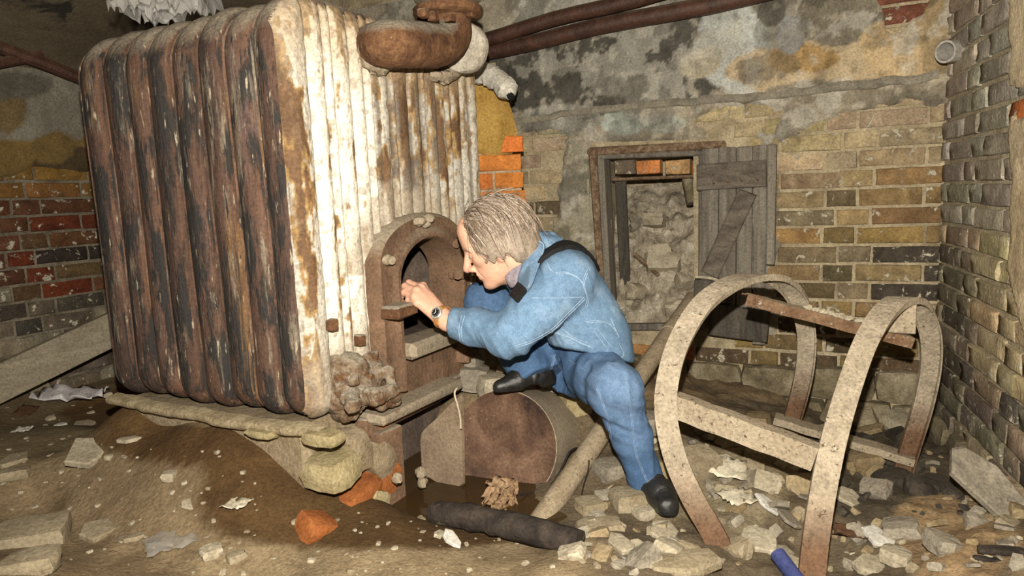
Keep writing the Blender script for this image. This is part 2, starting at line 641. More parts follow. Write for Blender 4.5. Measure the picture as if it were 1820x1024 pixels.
def lay(parent, org, d, n, a0, a1, z0, z1, colf, mat, skip, off=0.009, S=0.222, Hd=0.108, J=0.012, rough=0.003):
    row, z = 0, z0
    while z < z1:
        a = a0 - (0.06 if row % 2 else 0.0)
        k = row
        while a < a1:
            L_ = (S if k % 2 == 0 else Hd) * rnd.uniform(0.95, 1.05)
            lo, hi_ = max(a, a0), min(a + L_, a1)
            if hi_ - lo > 0.03:
                ac, zc = (lo + hi_) / 2, z + (CH - J) / 2
                p = wallpt(org, d, n, ac, zc)
                x, y = projpx(p)
                if not skip(x, y, ac, zc, hi_ - lo):
                    put_brick(parent, org, d, n, ac, zc + rnd.uniform(-.002, .002), hi_ - lo, (CH - J) * rnd.uniform(.95, 1.03),
                              off + rnd.uniform(-.003, .004), colf(x, y, ac, zc), mat, rough=rough, tilt=rnd.uniform(-.012, .012))
            a += L_ + J
            k += 1
        z += CH
        row += 1


def hard_mask(x, y):
    X, Y = np.array([x]), np.array([y])
    m = 60.0
    for q in EXP_B: m = min(m, -polydist(X, Y, q)[0])
    return m


def skip_b(x, y, a, z, w):
    if a - w / 2 < HA1 + 0.07 and a + w / 2 > HA0 - 0.01 and HZ0 - 0.05 < z < HZ1 + 0.09: return True
    if x > 1385 and z < 0.20: return True
    if 1100 < x <= 1385 and z < 0.17: return True
    if x < 1075 and z < 0.65: return True
    return hard_mask(x, y) > 34


def colb(x, y, a, z):
    if 1255 < x < 1350 and 236 < y < 268: return jcol((0.52, 0.14, 0.04))
    if 1075 < x < 1250 and 585 < y < 665: return jcol(rnd.choice(RED + [(0.45, 0.24, 0.11)]))
    if y < 60: return jcol((0.20, 0.08, 0.05))
    c = rnd.choice(YB)
    if x < 1010: c = (0.44, 0.38, 0.25)
    if y < 300: c = tuple(0.5 * (p + q) for p, q in zip(c, (0.46, 0.40, 0.29)))
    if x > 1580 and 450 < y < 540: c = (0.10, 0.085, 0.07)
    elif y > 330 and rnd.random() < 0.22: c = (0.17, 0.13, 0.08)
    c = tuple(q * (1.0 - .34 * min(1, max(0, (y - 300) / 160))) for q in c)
    return jcol(c)


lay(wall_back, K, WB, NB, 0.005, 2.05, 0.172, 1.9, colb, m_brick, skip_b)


def stone_mesh(L, H, D, seed, amp=0.10, n=3):
    """irregular block: subdivided box rounded and roughened, about 50-110 faces"""
    r = random.Random(seed)
    off = np.array([r.uniform(0, 50) for _ in range(3)])
    V, ids, Fc = [], {}, []
    def vid(i, j, k):
        if (i, j, k) not in ids:
            p = np.array([i, j, k], float) / n * 2 - 1
            q = p * (1 - 0.13 * (np.abs(p).sum() - np.abs(p).max()) ** 1.5 / 2)
            f = (fbm((q * 1.3 + off)[None], 3, seed)[0] - 0.5) * 2 * amp * 2
            q = q * (1 + f)
            ids[(i, j, k)] = len(V); V.append(q * np.array([L, D, H]) / 2)
        return ids[(i, j, k)]
    for ax in range(3):
        a, b = (ax + 1) % 3, (ax + 2) % 3
        for s in (0, n):
            for i in range(n):
                for j in range(n):
                    q = []
                    for (u_, v_) in ((0, 0), (1, 0), (1, 1), (0, 1)):
                        t = [0, 0, 0]; t[ax] = s; t[a] = i + u_; t[b] = j + v_
                        q.append(vid(*t))
                    Fc.append(q if s else q[::-1])
    return V, Fc


def wall_stone(parent, org, d, n, a, z, L, H, seed, mat=None, off=0.0):
    V, Fc = stone_mesh(L, H, 0.14, seed, 0.05, 4)
    V = [wallpt(org, d, n, a + v[0], z + v[2], off - 0.045 + v[1]) for v in V]
    return mk('stone', V, Fc, mat or m_stone, parent, True, None, 45)


ST = [(0.11, .12, .20, .13), (0.34, .12, .26, .13), (0.60, .115, .25, .12), (0.84, .11, .22, .12), (1.06, .12, .2, .13), (1.27, .13, .2, .12),
      (0.07, -.01, .16, .11), (0.27, 0., .25, .11), (0.53, -.015, .27, .12), (0.79, -.01, .24, .11), (1.02, -.005, .22, .11), (1.25, 0., .24, .12), (1.5, .10, .24, .13), (1.5, -.03, .26, .12)]
for i, (a, z, L, H) in enumerate(ST):
    wall_stone(wall_back, K, WB, NB, a, z, L * 1.06, H * 1.08, 40 + i, off=0.01 + 0.012 * (i % 3))

# ---- right wall
mb = MB(); wbox(mb, K, WR, NR, -0.45, 3.2, -0.5, 2.1, 0.3)
wall_right = mb.build('wall_right', m_mortar_r, None, False); tag(wall_right, kind='structure')
GREY = [(0.36, 0.335, 0.30), (0.32, 0.30, 0.27), (0.42, 0.39, 0.345), (0.35, 0.32, 0.27)]


def colr(x, y, s, z):
    if 1.02 < z < 1.12 and 0.66 < s < 0.9: return (0.5, 0.16, 0.05)
    c = rnd.choice(GREY)
    if z > 0.8: return jcol(c)
    t = rnd.random()
    c = (0.25, 0.22, 0.165) if t < .45 else (0.14, 0.12, 0.10) if t < .7 else (0.32, 0.26, 0.18)
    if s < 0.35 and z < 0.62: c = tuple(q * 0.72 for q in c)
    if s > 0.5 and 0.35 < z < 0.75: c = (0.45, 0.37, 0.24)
    return jcol(c)


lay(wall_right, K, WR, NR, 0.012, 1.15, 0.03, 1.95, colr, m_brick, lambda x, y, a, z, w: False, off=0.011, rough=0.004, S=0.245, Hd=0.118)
R_EXP = [(1600, -200), (1806, -200), (1800, 120), (1806, 165), (1801, 240), (1806, 330), (1800, 430), (1790, 470), (1812, 520), (1830, 640), (1830, 1200), (1600, 1200)]


def mask_r(x, y, pts):
    return -polydist(x, y, R_EXP) + 12 * (fbm(pts * 14, 4, 21) - 0.5) * 2 - np.where((y > 155) & (y < 205), 30, 0)


heightfield('plaster', K, WR, NR, 0.5, 1.2, 0.3, 1.95, 0.0125, mask_r,
            lambda x, y, p: blobs(x, y, p, (0.60, 0.50, 0.34), [(1820, 420, 60, 120, (0.52, 0.42, 0.27), .5, .3)]), m_plaster, wall_right, hi=0.02, soft=8)
for i, (a, z, L, H) in enumerate([(0.16, 0.0, .22, .1), (0.44, 0.01, .26, .11), (0.72, 0.0, .24, .11), (1.0, .0, .26, .12)]):
    wall_stone(wall_right, K, WR, NR, a, z, L, H, 70 + i, off=0.02)

# ---- left wall
m_mortar_l = M('dull_mortar', [(0.3, (0.08, 0.065, 0.045)), (0.7, (0.24, 0.20, 0.145))], 9, bump=0.6, bscale=80)
mb = MB(); wbox(mb, L0, WL, NL, -2.4, 1.6, -0.5, 2.1, 0.3)
wall_left = mb.build('wall_left', m_mortar_l, None, False); tag(wall_left, kind='structure')
EXP_L = [(-900, 318), (20, 314), (60, 300), (110, 305), (300, 312), (300, 900), (-900, 900)]


def mask_l(x, y, pts):
    return -polydist(x, y, EXP_L) + 16 * (fbm(pts * 8, 4, 31) - 0.5) * 2


def col_l(x, y, pts):
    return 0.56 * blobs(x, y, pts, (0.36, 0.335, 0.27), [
        (60, 285, 500, 42, (0.33, 0.22, 0.075), .45, .15), (115, 292, 60, 28, (0.13, 0.09, 0.045), .5, .15),
        (95, 265, 45, 30, (0.30, 0.20, 0.07), .4, .15), (10, 190, 35, 50, (0.27, 0.19, 0.09), .5, .2),
        (30, 150, 60, 28, (0.20, 0.18, 0.14), .5, .2), (-300, 200, 200, 60, (0.2, 0.17, 0.12), .5, .2)], 51)


heightfield('plaster', L0, WL, NL, -1.6, 1.0, 0.9, 1.9, 0.016, mask_l, col_l, m_plaster, wall_left)
LB = [(0.14, 0.034, 0.014), (0.11, 0.028, 0.013), (0.13, 0.055, 0.027), (0.10, 0.04, 0.024), (0.13, 0.08, 0.038)]


def coll(x, y, a, z):
    if y < 350: return jcol(rnd.choice([(0.20, 0.115, 0.03), (0.18, 0.095, 0.03), (0.13, 0.075, 0.04)]))
    if y > 530: return jcol(rnd.choice([(0.13, 0.11, 0.085), (0.07, 0.06, 0.05), (0.22, 0.195, 0.15)]))
    if 430 < y < 470 and x > 60: return jcol((0.035, 0.028, 0.024))
    return jcol(rnd.choice(LB))


lay(wall_left, L0, WL, NL, -0.75, 0.75, 0.13, 1.2, coll, m_brick, lambda x, y, a, z, w: y < 296 or (x > 60 and 470 < y < 520 and rnd.random() < .3), off=0.007)

# ---- brick pier between boiler and back wall
pier_o = P(932, 330, 2.95); pier_o[2] = 0
PD, PN = np.array([-1.0, 0, 0]), np.array([0, -1.0, 0])
m_ochre = M('ochre_plaster', [(0.3, (0.30, 0.17, 0.035)), (0.7, (0.46, 0.29, 0.08))], 9, bump=0.4)
mb = MB(); wbox(mb, pier_o, PD, PN, 0.012, 0.5, -0.3, 1.12, 0.30); wbox(mb, pier_o, PD, PN, 0.10, 0.5, 1.12, 1.5, 0.30)
pier = mb.build('trim_1', m_mortar, None, False); tag(pier, kind='structure')
z, row = 0.52, 0
while z < 1.19:
    a = 0.004 + 0.008 * math.sin(row * 2.1)
    for k in range(3):
        L_ = [0.12, 0.225][(k + row) % 2]
        if not (z > 1.12 and k >= 1):
            put_brick(pier, pier_o, PD, PN, a + L_ / 2, z + 0.033, L_, 0.066, 0.012 + rnd.uniform(-.006, .008), jcol((0.62, 0.21, 0.05), .15), m_brick_red)
        a += L_ + 0.011
    z += 0.0765; row += 1
V = []
n1, n2 = 26, 12
for i in range(n1):
    for j in range(n2):
        t, s = i / (n1 - 1), j / (n2 - 1)
        z = 1.10 + 0.36 * t
        edge = 0.004 + 0.085 * t ** 1.5 + .045 * sstep(.35, .0, t)
        a = edge + (0.34 - edge) * s
        q = wallpt(pier_o, PD, PN, a, z)
        o = 0.028 + 0.03 * (fbm(q * 12, 3, 5) - .5) - 0.06 * (1 - sstep(0, .25, s)) - 0.05 * (1 - sstep(0, .15, t + 0.25 * (fbm(q * 20, 2, 8) - .5)))
        V.append(q + PN * o)
mk('plaster', V, [(i * n2 + j, i * n2 + j + 1, (i + 1) * n2 + j + 1, (i + 1) * n2 + j) for i in range(n1 - 1) for j in range(n2 - 1)], m_ochre, pier)

# ---- ceiling: high slab, and the low plastered vault strip over the left wall
mb = MB()
mb.box((0, 2.2, 2.12), np.eye(3), (4.2, 3.4, 0.08))
ceil = mb.build('ceiling', m_ceil, None, False); tag(ceil, kind='structure')
V, Fc = [], []
n1, n2 = 40, 26
for i in range(n1):
    for j in range(n2):
        t, s = -2.2 + 3.4 * i / (n1 - 1), j / (n2 - 1)
        arch = 1.58 + 0.36 * (s ** 0.75)
        q = wallpt(L0, WL, NL, t, arch, 0.0 + 0.72 * s)
        q[2] += 0.03 * (fbm(q * 5, 4, 3) - .5)
        V.append(q)
Fc = [(i * n2 + j, (i + 1) * n2 + j, (i + 1) * n2 + j + 1, i * n2 + j + 1)[::1] for i in range(n1 - 1) for j in range(n2 - 1)]
vault = mk('ceiling_vault', V, Fc, m_ceil, ceil)

# ---- ground: mud, silt and rubble
TC = [(0, 690, .19), (150, 690, .14), (200, 730, .10), (0, 800, .2), (150, 800, .16), (0, 1000, .2), (300, 1000, .15), (300, 850, .12), (480, 965, .10),
      (400, 800, .05), (300, 760, .08), (470, 880, -.02), (560, 930, -.01), (650, 930, -.03), (700, 900, -.04), (760, 930, -.01), (850, 880, .0), (600, 1010, .1), (800, 1000, .1), (910, 970, .06),
      (960, 930, .045), (1000, 1010, .12), (1100, 960, .10), (1185, 925, .05), (1050, 870, .07), (1080, 800, .10), (1030, 700, .20), (1100, 720, .19), (1150, 740, .15), (1250, 800, .10),
      (1350, 850, .08), (1300, 930, .07), (1400, 1010, .04), (1445, 1040, -.08), (1470, 1000, -.03), (1500, 900, .02), (1600, 850, -.02), (1650, 950, .03), (1750, 950, .10), (1800, 1010, .10),
      (1550, 770, -.03), (1400, 760, .04), (1280, 720, .12), (820, 760, .03)]
_tp = np.array([[*(CAM_C + ray(x, y) * ((z - CAM_H) / ray(x, y)[2]))[:2], z] for (x, y, z) in TC])

B0_ = P(545, 752, 1.75)
_tp = np.vstack([_tp] + [np.array([[*(B0_ + u_ * BU + v_ * BV)[:2], z_ * k_]]) for (v_, k_) in ((-.06, .30), (.02, .45), (.10, .75), (.20, .95), (.32, 1.), (.46, 1.), (.6, 1.), (.76, 1.)) for (u_, z_) in ((.05, .40), (-.0, .38), (-.06, .28), (-.15, .14), (-.28, .05))]
                + [np.array([[*P(x_, y_, Y_)[:2], z_]]) for (x_, y_, Y_, z_) in ((845, 668, 2.52, .34), (900, 660, 2.62, .33), (960, 668, 2.62, .30), (1010, 700, 2.52, .25), (1060, 720, 2.5, .22), (760, 800, 2.3, .0), (820, 830, 2.0, .0))])


def terrain(x, y, detail=True):
    x = np.asarray(x, float); y = np.asarray(y, float)
    num = np.zeros(x.shape); den = np.full(x.shape, 1e-9)
    for (a, b, z) in _tp:
        d2 = (x - a) ** 2 + (y - b) ** 2
        w = 1 / (d2 + 0.014) ** 1.9
        num += w * z; den += w
    h = num / den
    if detail:
        q = np.stack([x, y, np.zeros_like(x)], -1)
        right = sstep(0.05, 0.35, x)
        h = h + (0.008 + 0.06 * right) * (fbm(q * 6, 4, 13) - .5) + (0.005 + 0.028 * right) * (fbm(q * 26, 3, 19) - .5)
    return h


def ground(px, py):
    """the point of the ground seen at a pixel"""
    d = ray(px, py)
    z = 0.05
    for _ in range(9):
        q = CAM_C + d * ((z - CAM_H) / d[2])
        z = 0.5 * z + 0.5 * float(terrain(q[0:1], q[1:2])[0])
    return CAM_C + d * ((z - CAM_H) / d[2])


gx = np.linspace(-3.3, 2.3, 330); gy = np.linspace(0.35, 4.6, 250)
X, Y = np.meshgrid(gx, gy, indexing='ij')
Z = terrain(X, Y)
gp = np.stack([X, Y, Z], -1).reshape(-1, 3)
px = projpx(gp)
behind = gp[:, 1] < 0.5
px[behind] = (900, 3000)
base = blobs(px[:, 0], px[:, 1], gp, (0.215, 0.160, 0.098), [
    (1450, 900, 520, 230, (0.125, 0.098, 0.066), .4, .3), (1560, 830, 170, 130, (0.085, 0.07, 0.05), .5, .3), (1700, 960, 130, 90, (0.27, 0.19, 0.11), .4, .3),
    (1060, 800, 90, 130, (0.15, 0.115, 0.075), .5, .3), (120, 760, 180, 60, (0.19, 0.145, 0.085), .4, .3), (1290, 860, 160, 90, (0.24, 0.20, 0.135), .6, .3), (700, 1010, 380, 60, (0.26, 0.20, 0.125), .4, .3),
    (560, 860, 230, 120, (0.075, 0.042, 0.016), .35, .35), (420, 790, 260, 45, (0.085, 0.047, 0.018), .3, .3), (700, 930, 330, 50, (0.080, 0.046, 0.018), .35, .4), (230, 730, 130, 40, (0.12, 0.07, 0.028), .4, .3)], 77)
ng = len(gy)
idx = np.arange(len(gx) * ng).reshape(len(gx), ng)
Fq = np.stack([idx[:-1, :-1], idx[1:, :-1], idx[1:, 1:], idx[:-1, 1:]], -1).reshape(-1, 4)
floor = mk('floor', gp, Fq, m_dirt, None, True, base); tag(floor, kind='structure')

# muddy water standing in the trench along the boiler
mw = bpy.data.materials.new('muddy_water'); mw.use_nodes = True
nt = mw.node_tree; N = nt.nodes
for n in list(N): N.remove(n)
o_ = N.new('ShaderNodeOutputMaterial'); tr = N.new('ShaderNodeBsdfTransparent'); gl = N.new('ShaderNodeBsdfGlossy'); ms = N.new('ShaderNodeMixShader'); fr = N.new('ShaderNodeFresnel')
df = N.new('ShaderNodeBsdfDiffuse'); df.inputs[0].default_value = (0.20, 0.12, 0.05, 1); m2 = N.new('ShaderNodeMixShader'); m2.inputs[0].default_value = 0.22
tr.inputs[0].default_value = (0.80, 0.66, 0.46, 1); gl.inputs['Roughness'].default_value = 0.06; fr.inputs[0].default_value = 1.33
nt.links.new(tr.outputs[0], m2.inputs[1]); nt.links.new(df.outputs[0], m2.inputs[2])
nt.links.new(fr.outputs[0], ms.inputs[0]); nt.links.new(m2.outputs[0], ms.inputs[1]); nt.links.new(gl.outputs[0], ms.inputs[2]); nt.links.new(ms.outputs[0], o_.inputs[0])
WZ = 0.055
xs = np.linspace(-1.9, 0.16, 40); ys = np.linspace(1.3, 2.7, 30)
V = [(x, y, WZ + 0.0012 * (vnoise(np.array([[x * 9, y * 9, 0]]), 3)[0] - .5)) for x in xs for y in ys]
water = mk('floor_water', V, [(i * 30 + j, (i + 1) * 30 + j, (i + 1) * 30 + j + 1, i * 30 + j + 1) for i in range(39) for j in range(29)], mw)
tag(water, kind='structure')

# ------------------------------------------------------------------ the boiler
B0 = P(545, 752, 1.75); B0[2] = 0


def bp(u, v, z):
    return B0 + u * BU + v * BV + z * UP


def fu(px, py, off=0.0):
    """(u, z) on the boiler's front plane moved forward by off"""
    q = onp(px, py, B0 - off * BV, BV) - B0
    return float(np.dot(q, BU)), float(q[2])


def fpt(px, py, off=0.0):
    u, z = fu(px, py, off)
    return bp(u, -off, z)


ZB, ZT, UW, VD = 0.362, 1.498, 0.985, 0.835
boiler = empty('boiler', bp(0.5, 0.42, ZB), 'huge rusty sectional cast-iron boiler with white paint flaking off its front', 'boiler')
m_rust = M('boiler_rust', [(0.25, (0.026, 0.017, 0.014)), (0.42, (0.068, 0.038, 0.028)), (0.56, (0.108, 0.058, 0.038)), (0.72, (0.105, 0.070, 0.064))], 9, stretch=(1, 1, 0.13), bump=0.7, bscale=75, vcol=True,
           spots=[((0.024, 0.021, 0.019), 15, 0.50, 0.06, (1, 1, 0.22)), ((0.16, 0.085, 0.035), 13, 0.60, 0.06, (1, 1, 0.1)), ((0.20, 0.165, 0.12), 28, 0.57, 0.10), ((0.022, 0.018, 0.016), 40, 0.57, 0.05), ((0.36, 0.30, 0.21), 90, 0.63, 0.03)], dust=((0.24, 0.20, 0.15), 0.25, 0.62), rough=0.72, spec=0.35)
m_brown = M('brown_iron', [(0.3, (0.10, 0.06, 0.038)), (0.7, (0.21, 0.125, 0.075))], 9, bump=0.5, bscale=70,
            spots=[((0.40, 0.33, 0.23), 85, 0.68, 0.03), ((0.06, 0.042, 0.035), 8, 0.64, 0.1)], dust=(DUST, 0.25, 0.7), rough=0.8)
m_rusty = M('rusty_iron', [(0.3, (0.06, 0.028, 0.016)), (0.52, (0.13, 0.062, 0.03)), (0.75, (0.22, 0.12, 0.055))], 22, bump=0.8, bscale=60,
            spots=[((0.06, 0.04, 0.03), 14, 0.6, 0.08), ((0.42, 0.31, 0.17), 75, 0.67, 0.03)], dust=((0.28, 0.245, 0.19), 0.3, 0.7))
m_dusty = M('dusty_iron', [(0.3, (0.24, 0.19, 0.13)), (0.7, (0.36, 0.30, 0.22))], 12, bump=0.5, bscale=60, spots=[((0.14, 0.075, 0.04), 12, 0.6, 0.08), ((0.55, 0.48, 0.36), 70, 0.7, 0.03)])
m_face = M('flaking_paint', [(0.3, (0.85, 0.83, 0.8)), (0.7, (1.12, 1.1, 1.08))], 40, vcol=True, bump=0.55, bscale=85, bdist=0.008, rough=0.7)


def rrect(n, w, z0, z1, rt, rb):
    """closed outline in (u, z), clockwise from bottom left, with corner radii"""
    pts = []
    for (cx, cz, r, a0) in ((rb, z0 + rb, rb, 270), (rt, z1 - rt, rt, 180), (w - rt, z1 - rt, rt, 90), (w - rb, z0 + rb, rb, 0)):
        for k in range(n + 1):
            a = math.radians(a0 - 90 * k / n)
            pts.append((cx + r * math.cos(a), cz + r * math.sin(a), math.cos(a), math.sin(a)))
    # subdivide the long left edge for colour and relief
    return pts


PROF = [(0.0, .034), (.05, .016), (.09, .011), (.13, .016), (.2, .009), (.32, .003), (.5, 0.), (.68, .003), (.8, .009), (.87, .016), (.91, .011), (.95, .016), (1.0, .034)]
NSEC = 8
T_ = VD / NSEC
for s in range(NSEC):
    r = random.Random(s)
    out = rrect(8, UW, ZB, ZT, 0.155, 0.085)
    ring = []
    for i in range(len(out)):
        a, b = out[i], out[(i + 1) % len(out)]
        m_ = 10 if math.hypot(a[0] - b[0], a[1] - b[1]) > 0.2 else 1
        for k in range(m_):
            t = k / m_
            ring.append(tuple(a[j] + (b[j] - a[j]) * t for j in range(4)))
    V = []
    v0 = s * T_
    dz, du = r.uniform(-.006, .006), r.uniform(-.005, .005)
    for (t, ins) in PROF:
        for (u, z, nu, nz) in ring:
            V.append(bp(u - nu * ins + du, v0 + t * T_ * 0.995 + 0.004 * math.sin(z * 5 + s), z - nz * ins + dz))
    m_ = len(ring)
    Fc = [(i * m_ + k, (i + 1) * m_ + k, (i + 1) * m_ + (k + 1) % m_, i * m_ + (k + 1) % m_) for i in range(len(PROF) - 1) for k in range(m_)]
    V += [bp(u - nu * 0.11, v0 + 0.995 * T_, z - nz * .11) for (u, z, nu, nz) in ring]
    nb_ = (len(PROF) - 1) * m_
    Fc += [(nb_ + k, nb_ + m_ + k, nb_ + m_ + (k + 1) % m_, nb_ + (k + 1) % m_) for k in range(m_)]
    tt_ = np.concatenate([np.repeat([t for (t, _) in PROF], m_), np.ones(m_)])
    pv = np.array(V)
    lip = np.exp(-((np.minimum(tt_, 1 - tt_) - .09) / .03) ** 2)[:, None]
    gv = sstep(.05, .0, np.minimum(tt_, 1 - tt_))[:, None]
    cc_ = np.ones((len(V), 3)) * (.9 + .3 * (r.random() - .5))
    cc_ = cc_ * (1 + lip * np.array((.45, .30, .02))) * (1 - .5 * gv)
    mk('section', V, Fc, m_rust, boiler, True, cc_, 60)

# arch geometry, pixel-measured
OFF = 0.05
CU, HO, HI = 0.535, 0.258, 0.172
def arch(t, half, cu, zs, rise, zbot):
    """t 0..1 : left foot, over the arch, right foot"""
    if t < 0.25: return cu - half, zbot + (zs - zbot) * t / 0.25
    if t > 0.75: return cu + half, zbot + (zs - zbot) * (1 - t) / 0.25
    a = math.pi * (1 - (t - 0.25) / 0.5)
    return cu + half * math.cos(a), zs + rise * math.sin(a)
IN_ARCH = dict(half=HI, cu=0.540, zs=0.70, rise=0.122, zbot=0.5)
OUT_ARCH = dict(half=HO, cu=CU, zs=0.765, rise=0.142, zbot=0.37)


def in_arch(u, z, grow=0.0):
    d = IN_ARCH
    x = np.abs(u - d['cu'])
    low = (z <= d['zs']) & (z > d['zbot'] - 0.02) & (x < d['half'] + grow)
    up = (z > d['zs']) & ((x / (d['half'] + grow)) ** 2 + ((z - d['zs']) / (d['rise'] + grow)) ** 2 < 1)
    return low | up


# front plate with vertical flutes
nu_, nz_ = 400, 380
Uu, Zz = np.meshgrid(np.linspace(0.012, UW - 0.012, nu_), np.linspace(ZB + 0.01, ZT - 0.012, nz_), indexing='ij')
u, z = Uu.ravel(), Zz.ravel()
ridge = np.zeros_like(u)
for (c, w, h) in ((.055, .045, .024), (.135, .028, .020), (.185, .014, .014), (.235, .03, .020), (.30, .022, .018), (.345, .012, .016), (.40, .03, .02), (.455, .012, .014), (.50, .03, .018), (.565, .03, .02),
                  (.615, .012, .016), (.66, .03, .02), (.72, .02, .018), (.765, .012, .016), (.81, .028, .02), (.87, .022, .018), (.925, .03, .022)):
    ridge = np.maximum(ridge, h * np.sqrt(np.clip(1 - ((u - c) / w) ** 2, 0, 1)))
edge = np.minimum(np.minimum(u, UW - u), np.minimum(z - ZB, ZT - z))
rc = 0.14
cx_ = np.clip(np.minimum(u, UW - u), 0, rc); cz_ = np.clip(ZT - z, 0, rc)
corner = rc - np.hypot(rc - cx_, rc - cz_)
cz2 = np.clip(z - ZB, 0, 0.07); cx2 = np.clip(np.minimum(u, UW - u), 0, .07)
corner2 = .07 - np.hypot(.07 - cx2, .07 - cz2)
edge = np.minimum(edge, np.minimum(corner, corner2))
fade = sstep(0.0, 0.09, ZT - z) * sstep(0, .05, z - ZB)
roundv = 0.05 * (1 - np.sqrt(np.clip(1 - (1 - np.clip(edge / 0.05, 0, 1)) ** 2, 0, 1)))
q3 = np.stack([u, z * 0.16, np.zeros_like(u)], -1)
qf = np.stack([u, z, np.zeros_like(u)], -1)
vv = -ridge * (0.35 + 0.65 * fade) + roundv - 0.006 * (fbm(qf * 30, 4, 5) - .5)
pos = B0 + np.multiply.outer(u, BU) + np.multiply.outer(vv, BV) + np.multiply.outer(z, UP)
st = fbm(q3 * 26, 5, 41)
st2 = fbm(np.stack([u, z * 0.3, np.zeros_like(u)], -1) * 48 + 3, 5, 47)
gr = fbm(np.stack([u, z * .30, np.zeros_like(u)], -1) * 100, 4, 43)
paint = 0.52 * st + 0.24 * st2 + 0.24 * gr
bias = np.interp(u, [0, .04, .10, .3, .36, .5, .62, .75, .85, 1], [-.08, -.02, .11, .05, -.03, -.10, -.115, -.05, .03, .07]) + np.interp(z, [.36, .45, .65, 1.0, 1.30, 1.42, 1.5], [-.14, -.09, .0, .02, .02, -.06, -.12])
w = sstep(0.465, 0.505, paint + bias)[:, None]
rust = np.array((0.15, 0.085, 0.045)) * (0.45 + 0.9 * fbm(qf * 18, 4, 49))[:, None]
rust = np.where((gr > .55)[:, None], rust * 0.75 + np.array((.22, .16, .10)) * .25, rust)
grey = np.array((0.24, 0.22, 0.19))
wg = sstep(.5, .6, fbm(q3 * 14 + 9, 4, 53) + np.interp(u, [0, .3, .45, .6, .8], [-.3, -.1, .10, .08, -.15]))[:, None]
rust = rust * (1 - .7 * wg) + grey * .7 * wg
white = np.array((0.80, 0.755, 0.66)) * ((0.85 + 0.25 * st2) * np.interp(u, [0, .06, .12, .3, .45, .6, .8, 1], [.55, .7, 1, .95, .62, .50, .58, .75]))[:, None]
yel = sstep(.42, .46, paint + bias)[:, None] * (1 - w)
c = rust * (1 - w) + white * w
c = c * (1 - .55 * yel) + np.array((.44, .28, .10)) * .55 * yel
# thin dark lines coloured along the casting seams, tan staining towards the top
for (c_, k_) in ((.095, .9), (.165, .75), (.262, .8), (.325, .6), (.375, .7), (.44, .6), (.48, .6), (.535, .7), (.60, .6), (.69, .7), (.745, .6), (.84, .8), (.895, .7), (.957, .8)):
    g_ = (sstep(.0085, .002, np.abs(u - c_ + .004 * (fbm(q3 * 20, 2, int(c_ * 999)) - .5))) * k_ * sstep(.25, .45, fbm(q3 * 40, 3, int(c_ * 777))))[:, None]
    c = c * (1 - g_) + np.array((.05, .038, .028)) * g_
tt = (sstep(1.22, 1.42, z + .10 * (fbm(qf * 9, 4, 66) - .5)) * .72)[:, None]
c = c * (1 - tt) + np.array((.36, .27, .17)) * (0.6 + .7 * gr[:, None]) * tt
sp_ = sstep(.64, .70, fbm(np.stack([u, z * .4, np.zeros_like(u)], -1) * 120, 2, 67))[:, None] * .4
c = c * (1 - sp_) + np.array((.12, .07, .04)) * sp_
# settled dust round the door arch and over the valve corner
da = np.abs(np.hypot((u - CU + .03) / 1.1, (z - .72) / .9) - .25)
dd = sstep(.10, .02, da + .12 * (fbm(qf * 12, 4, 61) - .5)) * (z > .74) * .75 + sstep(.22, .1, np.hypot(u - .17, z - .44) + .12 * (fbm(qf * 14, 4, 62) - .5)) * .8
dd = np.clip(dd, 0, .85)[:, None]
c = c * (1 - dd) + np.array((0.36, 0.31, 0.24)) * dd
idx = np.arange(nu_ * nz_).reshape(nu_, nz_)
hole = in_arch(Uu, Zz, 0.012)
out_ = (edge.reshape(nu_, nz_) < 0.002)
bad = hole | out_
Fq = np.stack([idx[:-1, :-1], idx[1:, :-1], idx[1:, 1:], idx[:-1, 1:]], -1)
kq = ~(bad[:-1, :-1] | bad[1:, :-1] | bad[1:, 1:] | bad[:-1, 1:])
Fq = Fq[kq]
used = np.unique(Fq.ravel()); re_ = np.full(nu_ * nz_, -1); re_[used] = np.arange(len(used))
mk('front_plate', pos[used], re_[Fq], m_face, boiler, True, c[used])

# door frame: arched casting
SEC = [('o', 0.0, 0.03), ('o', 0.0, -0.038), ('o', 0.012, -0.052), ('o', 0.03, -0.05), ('i', -0.034, -0.052), ('i', -0.022, -0.066), ('i', -0.008, -0.066), ('i', 0.0, -0.055), ('i', 0.0, 0.075), ('i', -0.03, 0.08)]
V, NT = [], 49
for k in range(NT):
    t = k / (NT - 1)
    uo, zo = arch(t, **OUT_ARCH); ui, zi = arch(t, **dict(IN_ARCH, zbot=0.37))
    d = unit(np.array([ui - uo, zi - zo]) + 1e-9)
    for (w_, s_, v_) in SEC:
        a, b = (uo, zo) if w_ == 'o' else (ui, zi)
        V.append(bp(a + d[0] * s_, v_, b + d[1] * s_))
m_ = len(SEC)
Fc = [(i * m_ + k, i * m_ + k + 1, (i + 1) * m_ + k + 1, (i + 1) * m_ + k) for i in range(NT - 1) for k in range(m_ - 1)]
Fc += [tuple(range(m_)), tuple((NT - 1) * m_ + k for k in range(m_))[::-1]]
mk('door_frame', V, Fc, m_brown, boiler, True, None, 50)
